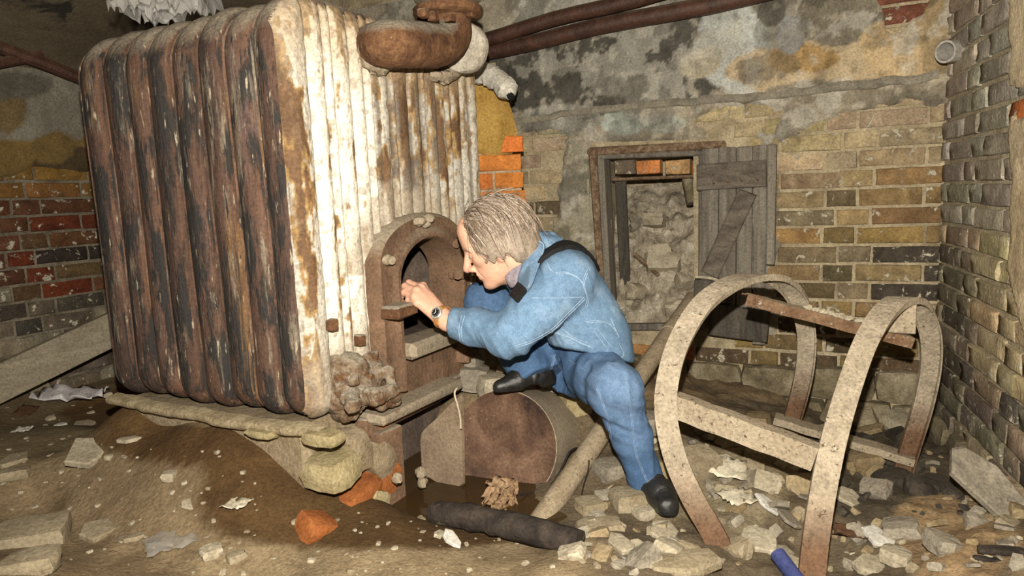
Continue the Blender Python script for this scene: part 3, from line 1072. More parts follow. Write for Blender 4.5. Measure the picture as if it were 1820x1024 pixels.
# firebox behind the doorway
V = []
m_soot = M('sooty_iron', [(0.3, (0.06, 0.045, 0.038)), (0.7, (0.15, 0.11, 0.085))], 10, bump=0.4, spots=[((0.2, 0.17, 0.13), 7, .62, .1)], rough=.9)
NT2 = 33
for (v_, g) in ((0.07, 0.03), (0.07, 0.16), (0.5, 0.16)):
    for k in range(NT2):
        a, b = arch(k / (NT2 - 1), HI + g, IN_ARCH['cu'], IN_ARCH['zs'], IN_ARCH['rise'] + g, 0.44)
        V.append(bp(a, v_, b))
V.append(bp(.54, .5, .7)); ci = len(V) - 1
Fc = [(i * NT2 + k, i * NT2 + k + 1, (i + 1) * NT2 + k + 1, (i + 1) * NT2 + k) for i in range(2) for k in range(NT2 - 1)]
Fc += [(2 * NT2 + k, 2 * NT2 + k + 1, ci) for k in range(NT2 - 1)]
Fc += [(NT2, 2 * NT2, ci), (3 * NT2 - 1, 2 * NT2 - 1, ci)]
n0 = len(V); V += [bp(.2, .03, .475), bp(.88, .03, .475), bp(.88, .5, .475), bp(.2, .5, .475)]; Fc.append((n0, n0 + 1, n0 + 2, n0 + 3))
mk('firebox', V, Fc, m_soot, boiler, False)
# sill, apron plate, ash hood, posts
ax_b = np.array([BU, BV, UP])
MB().box(bp(.545, -.03, .487), ax_b, (.175, .062, .022), .012, .006, 3).build('sill', m_dusty, boiler)
MB().box(bp(.545, .035, .392), ax_b, (.235, .055, .10), .012, .002, 4).build('apron_plate', m_brown, boiler)
m_door = M('ash_door_iron', [(0.3, (0.15, 0.105, 0.07)), (0.7, (0.26, 0.195, 0.135))], 8, bump=0.4, bscale=70, spots=[((0.11, 0.06, 0.035), 7, 0.6, 0.15), ((0.40, 0.33, 0.24), 90, 0.69, 0.03)])
a = fu(690, 748, .09); b = fu(812, 692, .09)
mb = MB()
mb.box(bp((a[0] + b[0]) / 2, -.045, a[1] + .006), ax_b, ((b[0] - a[0]) / 2 + .03, .055, .016), .008, .003, 5)
mb.build('ash_hood', m_dusty, boiler)
MB().box(bp((a[0] + b[0]) / 2 + .03, -.02, .30), ax_b, (.26, .022, .03), .006, .002, 6).build('hood_web', m_brown, boiler)
p0 = fu(682, 750, .08); p1 = fu(720, 868, .08)
MB().box(bp((p0[0] + p1[0]) / 2, -.045, .13), ax_b, (abs(p1[0] - p0[0]) / 2 + .012, .03, .15), .006, .003, 7).build('post', m_brown, boiler)
MB().box(bp(p1[0] + .03, .05, .12), ax_b, (.035, .02, .16), .004, .003, 8).build('post', m_soot, boiler)
MB().box(bp(.60, .12, .1), ax_b, (.33, .02, .2), .004).build('ash_pit', m_soot, boiler)
# ash door: thick plate hanging open in front of the pit
dl, dr_ = P(746, 780, 2.10), P(822, 776, 2.025)
du_ = unit((dr_ - dl) * np.array([1, 1, 0])); dn = np.array([du_[1], -du_[0], 0])
poly = [(746, 784), (748, 770), (756, 760), (770, 748), (802, 716), (817, 702), (821, 712), (822, 776), (823, 862), (808, 873), (790, 868), (762, 850), (750, 850)]
poly = [onp(x, y, dl, dn) for (x, y) in poly]
pc_ = np.mean(poly, 0)
V = [q - dn * .012 for q in poly] + [q * .975 + pc_ * .025 for q in poly]
n_ = len(poly)
Fc = [tuple(range(n_)), tuple(range(n_, 2 * n_))[::-1]] + [(k, n_ + k, n_ + (k + 1) % n_, (k + 1) % n_) for k in range(n_)]
mk('ash_door', V, Fc, m_door, boiler, False)
for (x, y) in ((748, 840), (750, 858), (706, 850)):
    MB().ball(fpt(x, y, .125), .017, 8, 6, .2, int(x)).build('ash_door_hinge', m_dusty, boiler)
# lugs and knobs on the frame
for (x, y, r) in ((690, 462, .02), (745, 393, .022), (762, 389, .02), (757, 398, .016)):
    mb = MB().ball(fpt(x, y, .065), (r, r, r * .8), 8, 6, .15, int(x + y))
    if x == 690: mb.tube([fpt(688, 462, .06), fpt(697, 463, .085)], .013, 8)
    mb.build('knob', m_dusty, boiler)
mb = MB(); mb.tube([fpt(811, 434, .03), fpt(811, 434, .085)], .014, 8); mb.box(fpt(813, 436, .05), ax_b, (.018, .02, .02), .006, .003)
mb.build('hinge_lug', m_brown, boiler); mb = MB()
mb.tube([fpt(812, 489, .02), fpt(814, 489, .09)], .016, 8); mb.box(fpt(816, 488, .05), ax_b, (.024, .03, .014), .005, .003)
mb.build('hinge_lug', m_brown, boiler)
LP = fpt(710, 552, .085)
MB().box(LP, ax_b, (.048, .035, .02), .006, .003, 2).build('latch_plate', m_rusty, boiler)
# VALVE
for (x, y) in ((621, 678), (700, 640), (590, 578), (640, 604)):
    MB().box(fpt(x, y, .03), ax_b, (.012, .014, .016), .003, .002, x).build('bolt', m_rusty, boiler)

# brick and mortar footing under the boiler
m_foot = M('footing_mortar', [(0.3, (0.16, 0.115, 0.065)), (0.7, (0.34, 0.27, 0.18))], 10, bump=0.8, bscale=40, spots=[((0.5, 0.45, 0.33), 8, .62, .06)])
mb = MB(); mb.box(bp(.14, .42, .12), ax_b, (.13, .40, .235), .02); mb.box(bp(.62, .55, .12), ax_b, (.35, .28, .235), .02)
foot = mb.build('trim_2', m_foot); tag(foot, kind='structure')
V = []
n1, n2 = 60, 6
for i in range(n1):
    for j in range(n2):
        t = i / (n1 - 1)
        v_ = .84 - t * .90
        o = [-.02, .018, .024, .022, .016, -.03][j]; zz = [.372, .367, .360, .349, .343, .340][j]
        q = bp(-o, v_, zz - .012 * math.sin(t * 3))
        V.append(q + (fbm(q * 14, 4, 3) - .5) * .012 * np.array([1, 1, .8]))
mk('mortar_ledge', V, [(i * n2 + j, i * n2 + j + 1, (i + 1) * n2 + j + 1, (i + 1) * n2 + j) for i in range(n1 - 1) for j in range(n2 - 1)], M('ledge_mortar', [(0.3, (0.22, 0.17, 0.10)), (0.7, (0.44, 0.36, 0.23))], 16, bump=.7, bscale=50), foot)


def chunk(px, py, off, L, H, D, seed, col_m, name='stone', rot=0.0, parent=None, amp=.06):
    V, Fc = stone_mesh(L, H, D, seed, amp, 4)
    c_, s_ = math.cos(rot), math.sin(rot)
    o = fpt(px, py, off)
    V = [o + (v[0] * c_ - v[2] * s_) * BU + v[1] * BV + (v[0] * s_ + v[2] * c_) * UP for v in V]
    return mk(name, V, Fc, col_m, parent, True, None, 45)


m_lime = M('limewashed_stone', [(0.3, (0.20, 0.155, 0.075)), (0.7, (0.42, 0.35, 0.20))], 10, bump=.6, bscale=45, spots=[((0.10, 0.08, 0.05), 8, .62, .08)])
m_orange = M('orange_brick', [(0.3, (0.20, 0.06, 0.016)), (0.7, (0.36, 0.125, 0.036))], 12, bump=.5, bscale=70, spots=[((0.35, .25, .15), 20, .66, .1)])
for (x, y, o, L, H, D, sd, mt, nm, rt) in ((590, 834, .075, .13, .085, .12, 1, m_lime, 'stone', .05), (625, 800, .06, .08, .12, .1, 3, m_foot, 'stone', .3),
                                      (662, 815, .06, .10, .11, .10, 4, m_foot, 'stone', .5), (672, 757, .04, .055, .13, .08, 5, m_orange, 'brick', .0), (672, 725, .05, .06, .06, .08, 6, m_orange, 'brick', .1),
                                      (632, 878, .07, .15, .07, .1, 7, m_orange, 'brick', .25), (672, 850, .06, .11, .08, .1, 8, m_orange, 'brick', .35), (664, 892, .09, .07, .09, .07, 9, m_lime, 'stone', .9)):
    chunk(x, y, o - .03, L, H, D, 200 + sd, mt, nm, rt, foot, .07)
for (x, y, L, H, sd) in ((470, 768, .10, .022, 10), (575, 778, .11, .035, 11)):
    q = onp(x, y, B0 - BU * .012, BU)
    V, Fc = stone_mesh(L, H, .06, 230 + sd, .06, 4)
    mk('stone', [q + v[0] * BV + v[1] * BU + v[2] * UP for v in V], Fc, m_lime, foot, True, None, 45)

# ------------------------------------------------------------------ window in the back wall, rubble behind it, shutter
def wb(a, z, off): return wallpt(K, WB, NB, a, z, off)
def bpx(px, py, off=0.0):
    q = onp(px, py, K + NB * off, NB) - K
    return float(np.dot(q, WB)), float(q[2])
axw = np.array([WB, NB, UP])
m_wood = M('weathered_wood', [(0.28, (0.07, 0.06, 0.05)), (0.5, (0.16, 0.14, 0.115)), (0.75, (0.27, 0.24, 0.19))], 26, stretch=(1, 1, 0.06), bump=.45, bscale=70, rough=.9)
m_wood_d = M('dark_wood', [(0.3, (0.035, 0.03, 0.026)), (0.6, (0.09, 0.078, 0.062)), (0.8, (0.16, 0.14, 0.11))], 24, stretch=(1, 1, 0.1), bump=.4, bscale=60)
m_frame = M('rusted_frame', [(0.3, (0.09, 0.05, 0.03)), (0.5, (0.20, 0.13, 0.08)), (0.72, (0.34, 0.27, 0.18))], 40, bump=.9, bscale=90)
win = empty('window_1', wb(1.15, .68, 0), kind='structure')
def bar(name, x0, y0, x1, y1, w, t, off, mat, parent, bev=.004, jit=.0015, seed=1):
    """a straight board between two pixels on a plane parallel to the wall"""
    a, b = bpx(x0, y0, off), bpx(x1, y1, off)
    p, q = wb(*a, off), wb(*b, off)
    d = unit(q - p); s = np.cross(NB, d)
    return MB().box((p + q) / 2, [d, s, NB], [np.linalg.norm(q - p) / 2, w / 2, t / 2], bev, jit, seed).build(name, mat, parent, False)
bar('steel_frame', 1054, 268, 1075, 600, .032, .03, .018, m_frame, win, .006, .004)
bar('steel_frame', 1046, 270, 1290, 258, .034, .03, .018, m_frame, win, .006, .004)
bar('wood_frame', 1073, 278, 1089, 592, .03, .10, -.02, m_wood, win)
bar('wood_frame', 1068, 279, 1255, 273, .022, .10, -.02, m_wood, win)
bar('wood_frame', 1252, 275, 1250, 585, .03, .10, -.02, m_wood, win)
bar('sill_board', 1080, 578, 1245, 577, .03, .12, -.02, m_wood, win)
bar('jamb_board', 1103, 318, 1112, 520, .05, .02, -.09, m_wood_d, win)
bar('lintel_iron', 1092, 319, 1250, 313, .014, .09, -.07, m_frame, win)
for (x0, x1, c) in ((1092, 1128, (0.16, .13, .1)), (1131, 1172, (.62, .25, .09)), (1182, 1226, (.52, .33, .16)), (1230, 1256, (.5, .18, .06))):
    a, z = bpx((x0 + x1) / 2, 297, -.05); a2, _ = bpx(x0, 297, -.05); a3, _ = bpx(x1, 297, -.05)
    put_brick(win, K, WB, NB, a, z, abs(a2 - a3), .062, -.05, c, m_brick)
MB().box(wb(1.15, .70, -.44), axw, (.3, .02, .5)).build('niche_back', m_mortar, win, False)
# heap of rubble that fills the opening
m_rub = M('niche_rubble', [(0.28, (0.16, 0.13, 0.09)), (0.5, (0.42, 0.36, 0.27)), (0.72, (0.66, 0.60, 0.49))], 14, bump=.9, bscale=45, bdist=.02,
          spots=[((0.62, 0.57, 0.48), 18, .62, .06), ((0.07, 0.055, 0.04), 26, .64, .05)])
V = []
n1, n2 = 60, 60
for i in range(n1):
    for j in range(n2):
        s, t = i / (n1 - 1), j / (n2 - 1)
        a = HA0 - .02 + (HA1 - HA0 + .04) * s
        dpt = .01 - .40 * t
        z = .325 + .66 * t ** 0.8 - .10 * (s - .5) ** 2
        q = wb(a, z, dpt)
        k = sstep(0, .12, t)
        lump = np.abs(fbm(q * 9, 4, 71) - .5) * 2
        q = q + (NB * .8 + UP * .6) * k * (.10 * (lump - .3) + .05 * (fbm(q * 24, 4, 72) - .5))
        V.append(q)
rub = mk('rubble', V, [(i * n2 + j, i * n2 + j + 1, (i + 1) * n2 + j + 1, (i + 1) * n2 + j) for i in range(n1 - 1) for j in range(n2 - 1)], m_rub, win)
tag(rub, kind='stuff')


def rock(name, p, L, W, H, rz, tilt, seed, mat, label=None, cat=None, group=None, amp=.09, n=3, kind=None, parent=None, rx=0.0):
    V, Fc = stone_mesh(L, H, W, seed, amp, n)
    m = Matrix.Rotation(rz, 3, 'Z') @ Matrix.Rotation(tilt, 3, 'Y') @ Matrix.Rotation(rx, 3, 'X')
    V = [np.array(m @ Vector(v)) for v in V]
    o = mk(name, V, Fc, mat, None, True, None, 38)
    o.location = p
    return tag(o, label, cat, group, kind)


m_pale = M('pale_stone', [(0.3, (0.28, 0.235, 0.165)), (0.7, (0.50, 0.44, 0.33))], 14, bump=.7, bscale=50, rnd_off=True)
m_grey = M('grey_stone', [(0.3, (0.15, 0.13, 0.10)), (0.7, (0.32, 0.28, 0.215))], 12, bump=.7, bscale=45, rnd_off=True, spots=[((0.07, .055, .035), 7, .62, .1)])
m_tan = M('muddy_stone', [(0.3, (0.17, 0.12, 0.06)), (0.7, (0.32, 0.25, 0.15))], 10, bump=.6, bscale=45, rnd_off=True)
m_dark = M('black_rubble', [(0.3, (0.02, 0.018, 0.014)), (0.7, (0.08, 0.065, 0.05))], 16, bump=.7, bscale=50, rnd_off=True)
m_white = M('white_scrap', [(0.3, (0.42, 0.40, 0.36)), (0.7, (0.64, 0.61, 0.55))], 14, bump=.3, bscale=40)
for (x, y, off, L, W, H, rt, sd, mt, lb, ct) in (
        (1180, 470, -.16, .20, .15, .12, .3, 1, m_pale, 'large pale lime lump in the middle of the window rubble', 'stone'),
        (1215, 500, -.10, .10, .09, .08, .8, 2, m_pale, 'round dusty lump by the shutter edge inside the window', 'stone'),
        (1165, 395, -.24, .19, .12, .06, .1, 3, m_pale, 'flat pale block high in the window rubble', 'stone'),
        (1130, 400, -.25, .07, .06, .07, .5, 4, m_grey, 'small brown stone at upper left of the window rubble', 'stone'),
        (1205, 555, -.03, .16, .10, .07, .2, 5, m_pale, 'dusty slab low in the window beside the leaning pipe', 'stone'),
        (1130, 520, -.08, .13, .10, .08, -.3, 6, m_pale, 'rough lump low on the left of the window rubble', 'stone')):
    rock('stone', wb(*bpx(x, y, off), off), L, W, H, rt + 1.0, .2 + .3 * (sd % 3), 300 + sd, mt, lb, ct, amp=.20, n=5)
p, q = wb(*bpx(1128, 452, -.10), -.10), wb(*bpx(1170, 490, -.06), -.06)
o = MB().tube([p, (p + q) / 2 + UP * .004, q], [.011, .012, .009], 7, True, .15, 2).build('stick', m_frame); tag(o, 'short broken stick lying across the window rubble', 'stick')
p, q = wb(*bpx(1222, 318, -.10), -.10), wb(*bpx(1230, 362, -.07), -.07)
o = MB().tube([p, q], [.026, .026], 12, True, .05, 2).build('pipe_stub', m_stone); tag(o, 'short grey pipe stub hanging at the top of the window opening', 'pipe')

# shutter of upright planks with cross battens
so = .075
sh = empty('shutter', wb(.78, .3, so), 'grey weathered plank shutter hanging open beside the wall opening', 'shutter')
for i, (x0, x1, y0t, yb, mt, w) in enumerate(((1247, 1277, 264, 566, m_wood, 0), (1278, 1309, 262, 588, m_wood, 0), (1310, 1339, 260, 600, m_wood, 0), (1340, 1364, 258, 612, m_wood, 0), (1365, 1382, 256, 470, m_wood, .012))):
    a0, z0 = bpx((x0 + x1) / 2, y0t, so); a1, z1 = bpx((x0 + x1) / 2 - 4, yb, so)
    w_ = abs(bpx(x0, 420, so)[0] - bpx(x1, 420, so)[0]) - .003
    p, q = wb(a0, z0, so + w), wb(a0 - .0 + .004, z1, so + w)
    d = unit(q - p)
    MB().box((p + q) / 2, [d, np.cross(NB, d), NB], [np.linalg.norm(q - p) / 2, w_ / 2, .010], .003, .002, i).build('plank', mt, sh, False)
def sbar(name, x0, y0, x1, y1, w, off, mat, t=.02, seed=3):
    return bar(name, x0, y0, x1, y1, w, t, so + off, mat, sh, .004, .003, seed)
m_wood2 = M('batten_wood', [(0.28, (0.06, 0.05, 0.04)), (0.5, (0.12, 0.10, 0.08)), (0.75, (0.20, 0.17, 0.135))], 26, stretch=(.3, .3, 1), bump=.45, bscale=70, rough=.9)
sbar('batten', 1239, 316, 1362, 309, .108, .022, m_wood2)
sbar('brace', 1262, 488, 1330, 342, .075, .02, m_wood2)
sbar('batten', 1234, 518, 1300, 520, .10, .026, m_wood_d)
sbar('batten', 1262, 568, 1366, 582, .135, .03, m_wood_d)
for (x, y) in ((1266, 322), (1291, 320), (1316, 318), (1344, 316)):
    a, z = bpx(x, y, so + .035)
    p = wb(a, z, so + .03); MB().tube([p, p + NB * .008 - UP * .010 + WB * -.008], .004, 6).build('nail', m_rusty, sh)
a = [bpx(1236, 492, so + .04), bpx(1262, 494, so + .04), bpx(1285, 500, so + .04), bpx(1308, 498, so + .04)]
MB().tube(spline([wb(*q, so + .045) for q in a], 4), .006, 6).build('rag_edge', m_pale, sh)

# ------------------------------------------------------------------ pipes
m_pipe = M('dark_brown_pipe', [(0.3, (0.035, 0.016, 0.011)), (0.7, (0.095, 0.042, 0.026))], 14, bump=.4, bscale=60, rough=.55, spec=.4, dust=((0.20, 0.155, 0.11), 0.55, 1.1))
def wallpipe(x0, y0, x1, y1, off, r, lab, ext=.5):
    p, q = wb(*bpx(x0, y0, off), off), wb(*bpx(x1, y1, off), off)
    d = unit(q - p); p2, q2 = p - d * ext, q + d * .5
    t = [p2 + (q2 - p2) * k / 14 + UP * .006 * math.sin(k * 1.1) for k in range(15)]
    o = MB().tube(t, r, 14).build('steel_pipe', m_pipe); return tag(o, lab, 'pipe')
wallpipe(850, 72, 1130, -3, .11, .032, 'upper of the two dark brown steel pipes sloping along the back wall')
wallpipe(850, 95, 1320, -6, .07, .036, 'lower of the two dark brown steel pipes sloping along the back wall')
def lw(px, py, off): return onp(px, py, L0 + NL * off, NL)
for (pp, r, lab) in (([(-60, 62), (20, 92), (75, 112), (140, 138), (230, 172)], .028, 'dark straight pipe under the ceiling at the left wall'),
                     ([(-60, 122), (0, 112), (40, 104), (72, 96)], .022, 'thin dark pipe stub rising to join the straight pipe at left wall')):
    o = MB().tube(spline([lw(x, y, .10) for (x, y) in pp], 3), r, 10).build('steel_pipe', m_pipe); tag(o, lab, 'pipe')
# rusty flue elbow on the boiler front
el = empty('pipe_elbow', fpt(760, 80, .1), 'thick rusty pipe elbow with bolted flange bending up from the boiler top', 'pipe')
path = spline([fpt(655, 84, -.02), fpt(672, 80, .06), fpt(700, 78, .115), fpt(745, 80, .125), fpt(778, 80, .125), fpt(800, 62, .125), fpt(800, 30, .125), fpt(799, -10, .125), fpt(798, -60, .125)], 6)
rad = [.052 + .014 * math.sin(min(1, i / 14) * 1.57) for i in range(len(path))]
MB().tube(path, rad, 22, True, .02, 4).build('bend', m_rusty, el, True, 60)
def disc(c, ax, r, t, mat, name, parent, seg=22):
    return MB().tube([c - ax * t / 2, c - ax * t * .35, c + ax * t * .35, c + ax * t / 2], [r * .95, r, r, r * .95], seg, True, .012, 3).build(name, mat, parent, True, 50)
disc(fpt(796, 22, .125), UP, .108, .028, m_rusty, 'flange', el)
disc(fpt(796, -6, .125), UP, .108, .026, m_dusty, 'flange', el)
for (x, y) in ((752, 20), (800, 27), (836, 20), (770, 26)):
    MB().box(fpt(x, y + 4, .20), ax_b, (.013, .013, .011), .003, .002, x).build('flange_bolt', m_rusty, el)
m_cement = M('cement_collar', [(0.3, (0.32, 0.28, 0.22)), (0.7, (0.58, 0.53, 0.44))], 14, bump=.8, bscale=50)
disc(fpt(826, 86, .10), BU, .082, .05, m_cement, 'end_flange', el)
MB().ball(fpt(668, 88, .03), (.075, .05, .07), 14, 9, .1, 5, ax_b).build('boss', m_dusty, el)
for (x, y, r) in ((700, 108, .03), (690, 104, .022), (790, 138, .028), (800, 130, .03), (775, 135, .02)):
    MB().ball(fpt(x, y, .04), (r * 1.5, r, r * .8), 8, 6, .25, x, ax_b).build('mortar_lump', m_dusty, el)
# pale hose end beside the pier
t = spline([P(846, 128, 2.86), P(868, 134, 2.84), P(890, 146, 2.80), P(903, 162, 2.77), P(908, 172, 2.755)], 5)
m_hose = M('pale_lagging', [(0.3, (0.42, 0.39, 0.33)), (0.7, (0.66, 0.62, 0.54))], 12, bump=.6, bscale=40)
ho = MB().tube(t, [.045] * 8 + [.042] * 8 + [.034, .03, .026, .02, .016], 12, True, .10, 4).build('lagged_pipe', m_hose)
tag(ho, 'pale lagged pipe end with a black tip beside the orange brick pier', 'pipe')
MB().tube([P(906, 168, 2.756), P(910, 175, 2.745)], [.017, .012], 10).build('tip', M('black_tip', [(0, (.01, .01, .01))], bump=0), ho)
# clay pipe out of the right wall
c0 = onp(1700, 68, K, NR); ax_ = unit(NR * 1.0 + np.array([-.05, -.75, -.10]))
m_clay = M('grey_clay_pipe', [(0.3, (0.30, 0.28, 0.25)), (0.7, (0.50, 0.47, 0.42))], 14, bump=.3, bscale=60)
n_ = 20
V, s_ = [], unit(np.cross(ax_, UP)); u_ = np.cross(s_, ax_)
tip = P(1680, 92, 2.44)
for (l, r) in ((-.20, .036), (0.0, .038), (0.0, .031), (-.12, .031)):
    for k in range(n_):
        a = 2 * math.pi * k / n_
        V.append(tip + ax_ * l + r * (math.cos(a) * s_ + math.sin(a) * u_))
Fc = [(i * n_ + k, i * n_ + (k + 1) % n_, (i + 1) * n_ + (k + 1) % n_, (i + 1) * n_ + k) for i in range(3) for k in range(n_)] + [tuple(3 * n_ + k for k in range(n_))]
o = mk('clay_pipe', V, Fc, m_clay, None, True, None, 40); tag(o, 'stub of grey clay pipe sticking out of the right brick wall', 'pipe')
# diagonal pipe leaning from the mud to the window
p, q = P(940, 958, 1.76), P(1232, 530, 2.97)
t = [p + (q - p) * k / 20 for k in range(21)]
m_dpipe = M('dusty_leaning_pipe', [(0.3, (0.23, 0.175, 0.11)), (0.7, (0.37, 0.30, 0.21))], 12, bump=.35, bscale=70, spots=[((0.10, .055, .03), 55, .64, .04)])
dp = MB().tube(t, .034, 18).build('leaning_pipe', m_dpipe); tag(dp, 'long dusty steel pipe leaning from the mud up to the wall opening', 'pipe')
d_ = unit(q - p); c = p + (q - p) * .80
MB().tube([c - d_ * .03, c - d_ * .028, c + d_ * .028, c + d_ * .03], [.034, .038, .038, .034], 18).build('coupling', m_dpipe, dp)

# ------------------------------------------------------------------ drum lying by the ash pit
fc, rc_ = P(895, 793, 2.09), P(953, 780, 2.36)
ax_ = unit(rc_ - fc); Ln = np.linalg.norm(rc_ - fc); R_ = .178
s_ = unit(np.cross(ax_, UP)); u_ = np.cross(s_, ax_)
def drum_ring(l, r): return [fc + ax_ * l + r * (math.cos(2 * math.pi * k / 44) * s_ + math.sin(2 * math.pi * k / 44) * u_) for k in range(44)]
m_head = M('drum_head_rust', [(0.28, (0.035, 0.022, 0.018)), (0.46, (0.10, 0.055, 0.035)), (0.62, (0.17, 0.10, 0.065)), (0.8, (0.26, 0.18, 0.12))], 8, bump=.5, bscale=80, spots=[((0.38, .31, .22), 100, .67, .03)])
m_shell = M('drum_shell_dust', [(0.3, (0.25, 0.20, 0.14)), (0.7, (0.35, 0.29, 0.21))], 8, bump=.25, bscale=70, spots=[((0.12, .07, .04), 70, .70, .03)])
V = []
for (l, r) in ((0.004, R_ * .985), (.004, R_), (.03, R_), (Ln * .5, R_ * 1.0), (Ln, R_), (Ln, R_ * .8)): V += drum_ring(l, r)
Fc = [(i * 44 + k, i * 44 + (k + 1) % 44, (i + 1) * 44 + (k + 1) % 44, (i + 1) * 44 + k) for i in range(5) for k in range(44)] + [tuple(5 * 44 + k for k in range(44))[::-1]]
drum = mk('drum', V, [f[::-1] for f in Fc], m_shell, None, True, None, 40); tag(drum, 'rusty steel drum lying on its side beside the ash door', 'drum')
V = []
for (l, r) in ((-.002, R_ * .99), (.0, R_ * .95), (.006, R_ * .93), (.002, R_ * .5)): V += drum_ring(l, r)
V.append(fc)
Fc = [(i * 44 + k, i * 44 + (k + 1) % 44, (i + 1) * 44 + (k + 1) % 44, (i + 1) * 44 + k) for i in range(3) for k in range(44)] + [(3 * 44 + k, 3 * 44 + (k + 1) % 44, 4 * 44) for k in range(44)]
mk('drum_head', V, Fc, m_head, drum, True)

# ------------------------------------------------------------------ bent iron hoop frame
hoop = empty('hoop_frame', (.8, 1.8, 0), 'bent iron hoop frame with two arches joined by crossbars, dusty and rusted', 'frame')
m_hoop = M('hoop_iron', [(0.3, (0.24, 0.19, 0.13)), (0.7, (0.37, 0.31, 0.225))], 11, bump=.5, bscale=80, spots=[((0.11, .06, .035), 80, .60, .05), ((0.62, .56, .44), 13, .69, .03)])
m_hoopv = M('hoop_dusty_iron', [(0.3, (.72, .70, .66)), (0.7, (1.15, 1.13, 1.1))], 18, vcol=True, bump=.7, bscale=80, spots=[((0.10, .055, .032), 70, .62, .06), ((0.58, .52, .40), 45, .67, .03)])
m_hoop2 = M('hoop_rust', [(0.3, (0.12, 0.065, 0.035)), (0.7, (0.24, 0.15, 0.09))], 22, bump=.7, bscale=90, spots=[((0.46, .39, .29), 85, .60, .05)], dust=((0.38, .32, .235), .3, .7))
hx = unit(np.array([.366, -.10, -.02]))
H1 = [P(1285, 985, 1.605), P(1262, 940, 1.62), P(1228, 880, 1.65), P(1200, 815, 1.68), P(1184, 742, 1.72), P(1186, 680, 1.76), P(1206, 608, 1.82), P(1248, 538, 1.89), P(1298, 500, 1.96), P(1345, 487, 2.03), P(1388, 496, 2.09), P(1418, 530, 2.15), P(1432, 585, 2.2), P(1431, 640, 2.24), P(1422, 690, 2.28), P(1408, 740, 2.32), P(1392, 790, 2.35)]
H2 = [P(1440, 1085, 1.45), P(1446, 1000, 1.49), P(1456, 920, 1.53), P(1470, 840, 1.57), P(1488, 760, 1.62), P(1512, 680, 1.69), P(1540, 605, 1.76), P(1572, 552, 1.83), P(1604, 528, 1.9), P(1634, 542, 1.97), P(1652, 590, 2.03), P(1652, 650, 2.08), P(1638, 720, 2.11), P(1614, 800, 2.13), P(1594, 870, 2.13), P(1582, 930, 2.12)]
w, t, l = .029, .0045, .020
SECT = [(-w, 0), (w, 0), (w, -l), (w - t, -l), (w - t, -t), (-w + t, -t), (-w + t, -l), (-w, -l)]
for hp in (H1, H2):
    hpx = spline(hp, 5)
    wv = hx
    cen = np.mean(np.array(hp), 0)
    # lips point inwards
    tst = np.cross(hx, unit(hpx[1] - hpx[0])); sgn = 1 if np.dot(tst, hpx[0] - cen) > 0 else -1
    mb = MB().prof(hpx, hx, [(a, b * sgn) for (a, b) in SECT][::sgn])
    hv = np.array(mb.v)
    zt = hv[:, 2].max()
    wear = np.clip(1.25 - 1.9 * sstep(.0, .62, hv[:, 2] / zt) + .5 * sstep(2.0, 2.25, hv[:, 1]), 0, 1)
    cc_ = np.array((.38, .325, .25)) * (1 - wear[:, None]) + np.array((.15, .085, .05)) * wear[:, None]
    mk('hoop', mb.v, mb.f, m_hoopv, hoop, False, cc_)
def angle_bar(p, q, w, h, face, top=UP, th=.005, mat=None, n=8, name='crossbar'):
    """L-section bar from p to q : horizontal flange w, upright flange h towards `face`"""
    d = unit(q - p); up = unit(top - np.dot(top, d) * d); sd = np.cross(d, up)
    if np.dot(sd, face) < 0: sd = -sd
    sec = [(0, 0), (w, 0), (w, -h), (w - th, -h), (w - th, -th), (0, -th)]
    V, Fc = [], []
    pts = [p + (q - p) * k / n for k in range(n + 1)]
    for i, c in enumerate(pts):
        for (a, b) in sec: V.append(c + sd * (a - w / 2) + up * (b + .0015 * math.sin(i * 2.3)))
    for i in range(n):
        for k in range(6): Fc.append((i * 6 + k, i * 6 + (k + 1) % 6, (i + 1) * 6 + (k + 1) % 6, (i + 1) * 6 + k))
    Fc += [tuple(range(6)), tuple(n * 6 + k for k in range(6))[::-1]]
    o = mk(name, V, Fc, mat or m_hoop2, hoop, False)
    return o
toward = np.array([-.2, -1, .0])
bt = angle_bar(P(1328, 522, 2.04), P(1622, 598, 1.93), .05, .032, toward)
angle_bar(P(1204, 700, 1.77), P(1456, 792, 1.61), .045, .062, toward, mat=m_hoop, )
angle_bar(P(1378, 738, 2.31), P(1626, 812, 2.12), .065, .025, toward, mat=m_hoop)
mb = MB(); p, q = P(1334, 508, 2.05), P(1420, 548, 2.12)
angle_bar(P(1330, 522, 2.03), P(1432, 548, 2.16), .05, .03, np.array([1, .3, 0]), mat=m_hoop2, name='gusset')
for (x, y, Y_) in ((1604, 545, 1.90),):
    MB().box(P(x, y + 20, Y_ + .0), [hx, unit(np.array([.1, 1, 0])), UP], (.035, .004, .045), .003).build('gusset', m_hoop, hoop, False)
for i, (x, y) in enumerate(((1440, 541), (1453, 543), (1466, 547), (1478, 551), (1490, 553), (1500, 556), (1512, 559), (1527, 562))):
    k = (x - 1328) / 294
    MB().ball(P(1328, 519, 2.04) * (1 - k) + P(1622, 595, 1.93) * k, (.014, .012, .009), 7, 5, .3, i).build('mortar_crumb', m_pale, hoop)
# loose bar under the frame's far leg
o = MB().box((P(1602, 930, 1.9) + P(1626, 1040, 1.5)) / 2, [unit(P(1626, 1040, 1.5) - P(1602, 930, 1.9)), hx, UP], (np.linalg.norm(P(1626, 1040, 1.5) - P(1602, 930, 1.9)) / 2, .014, .006), .003).build('iron_bar', m_grey); tag(o, 'flat grey iron bar lying on rubble below the hoop frame', 'bar')

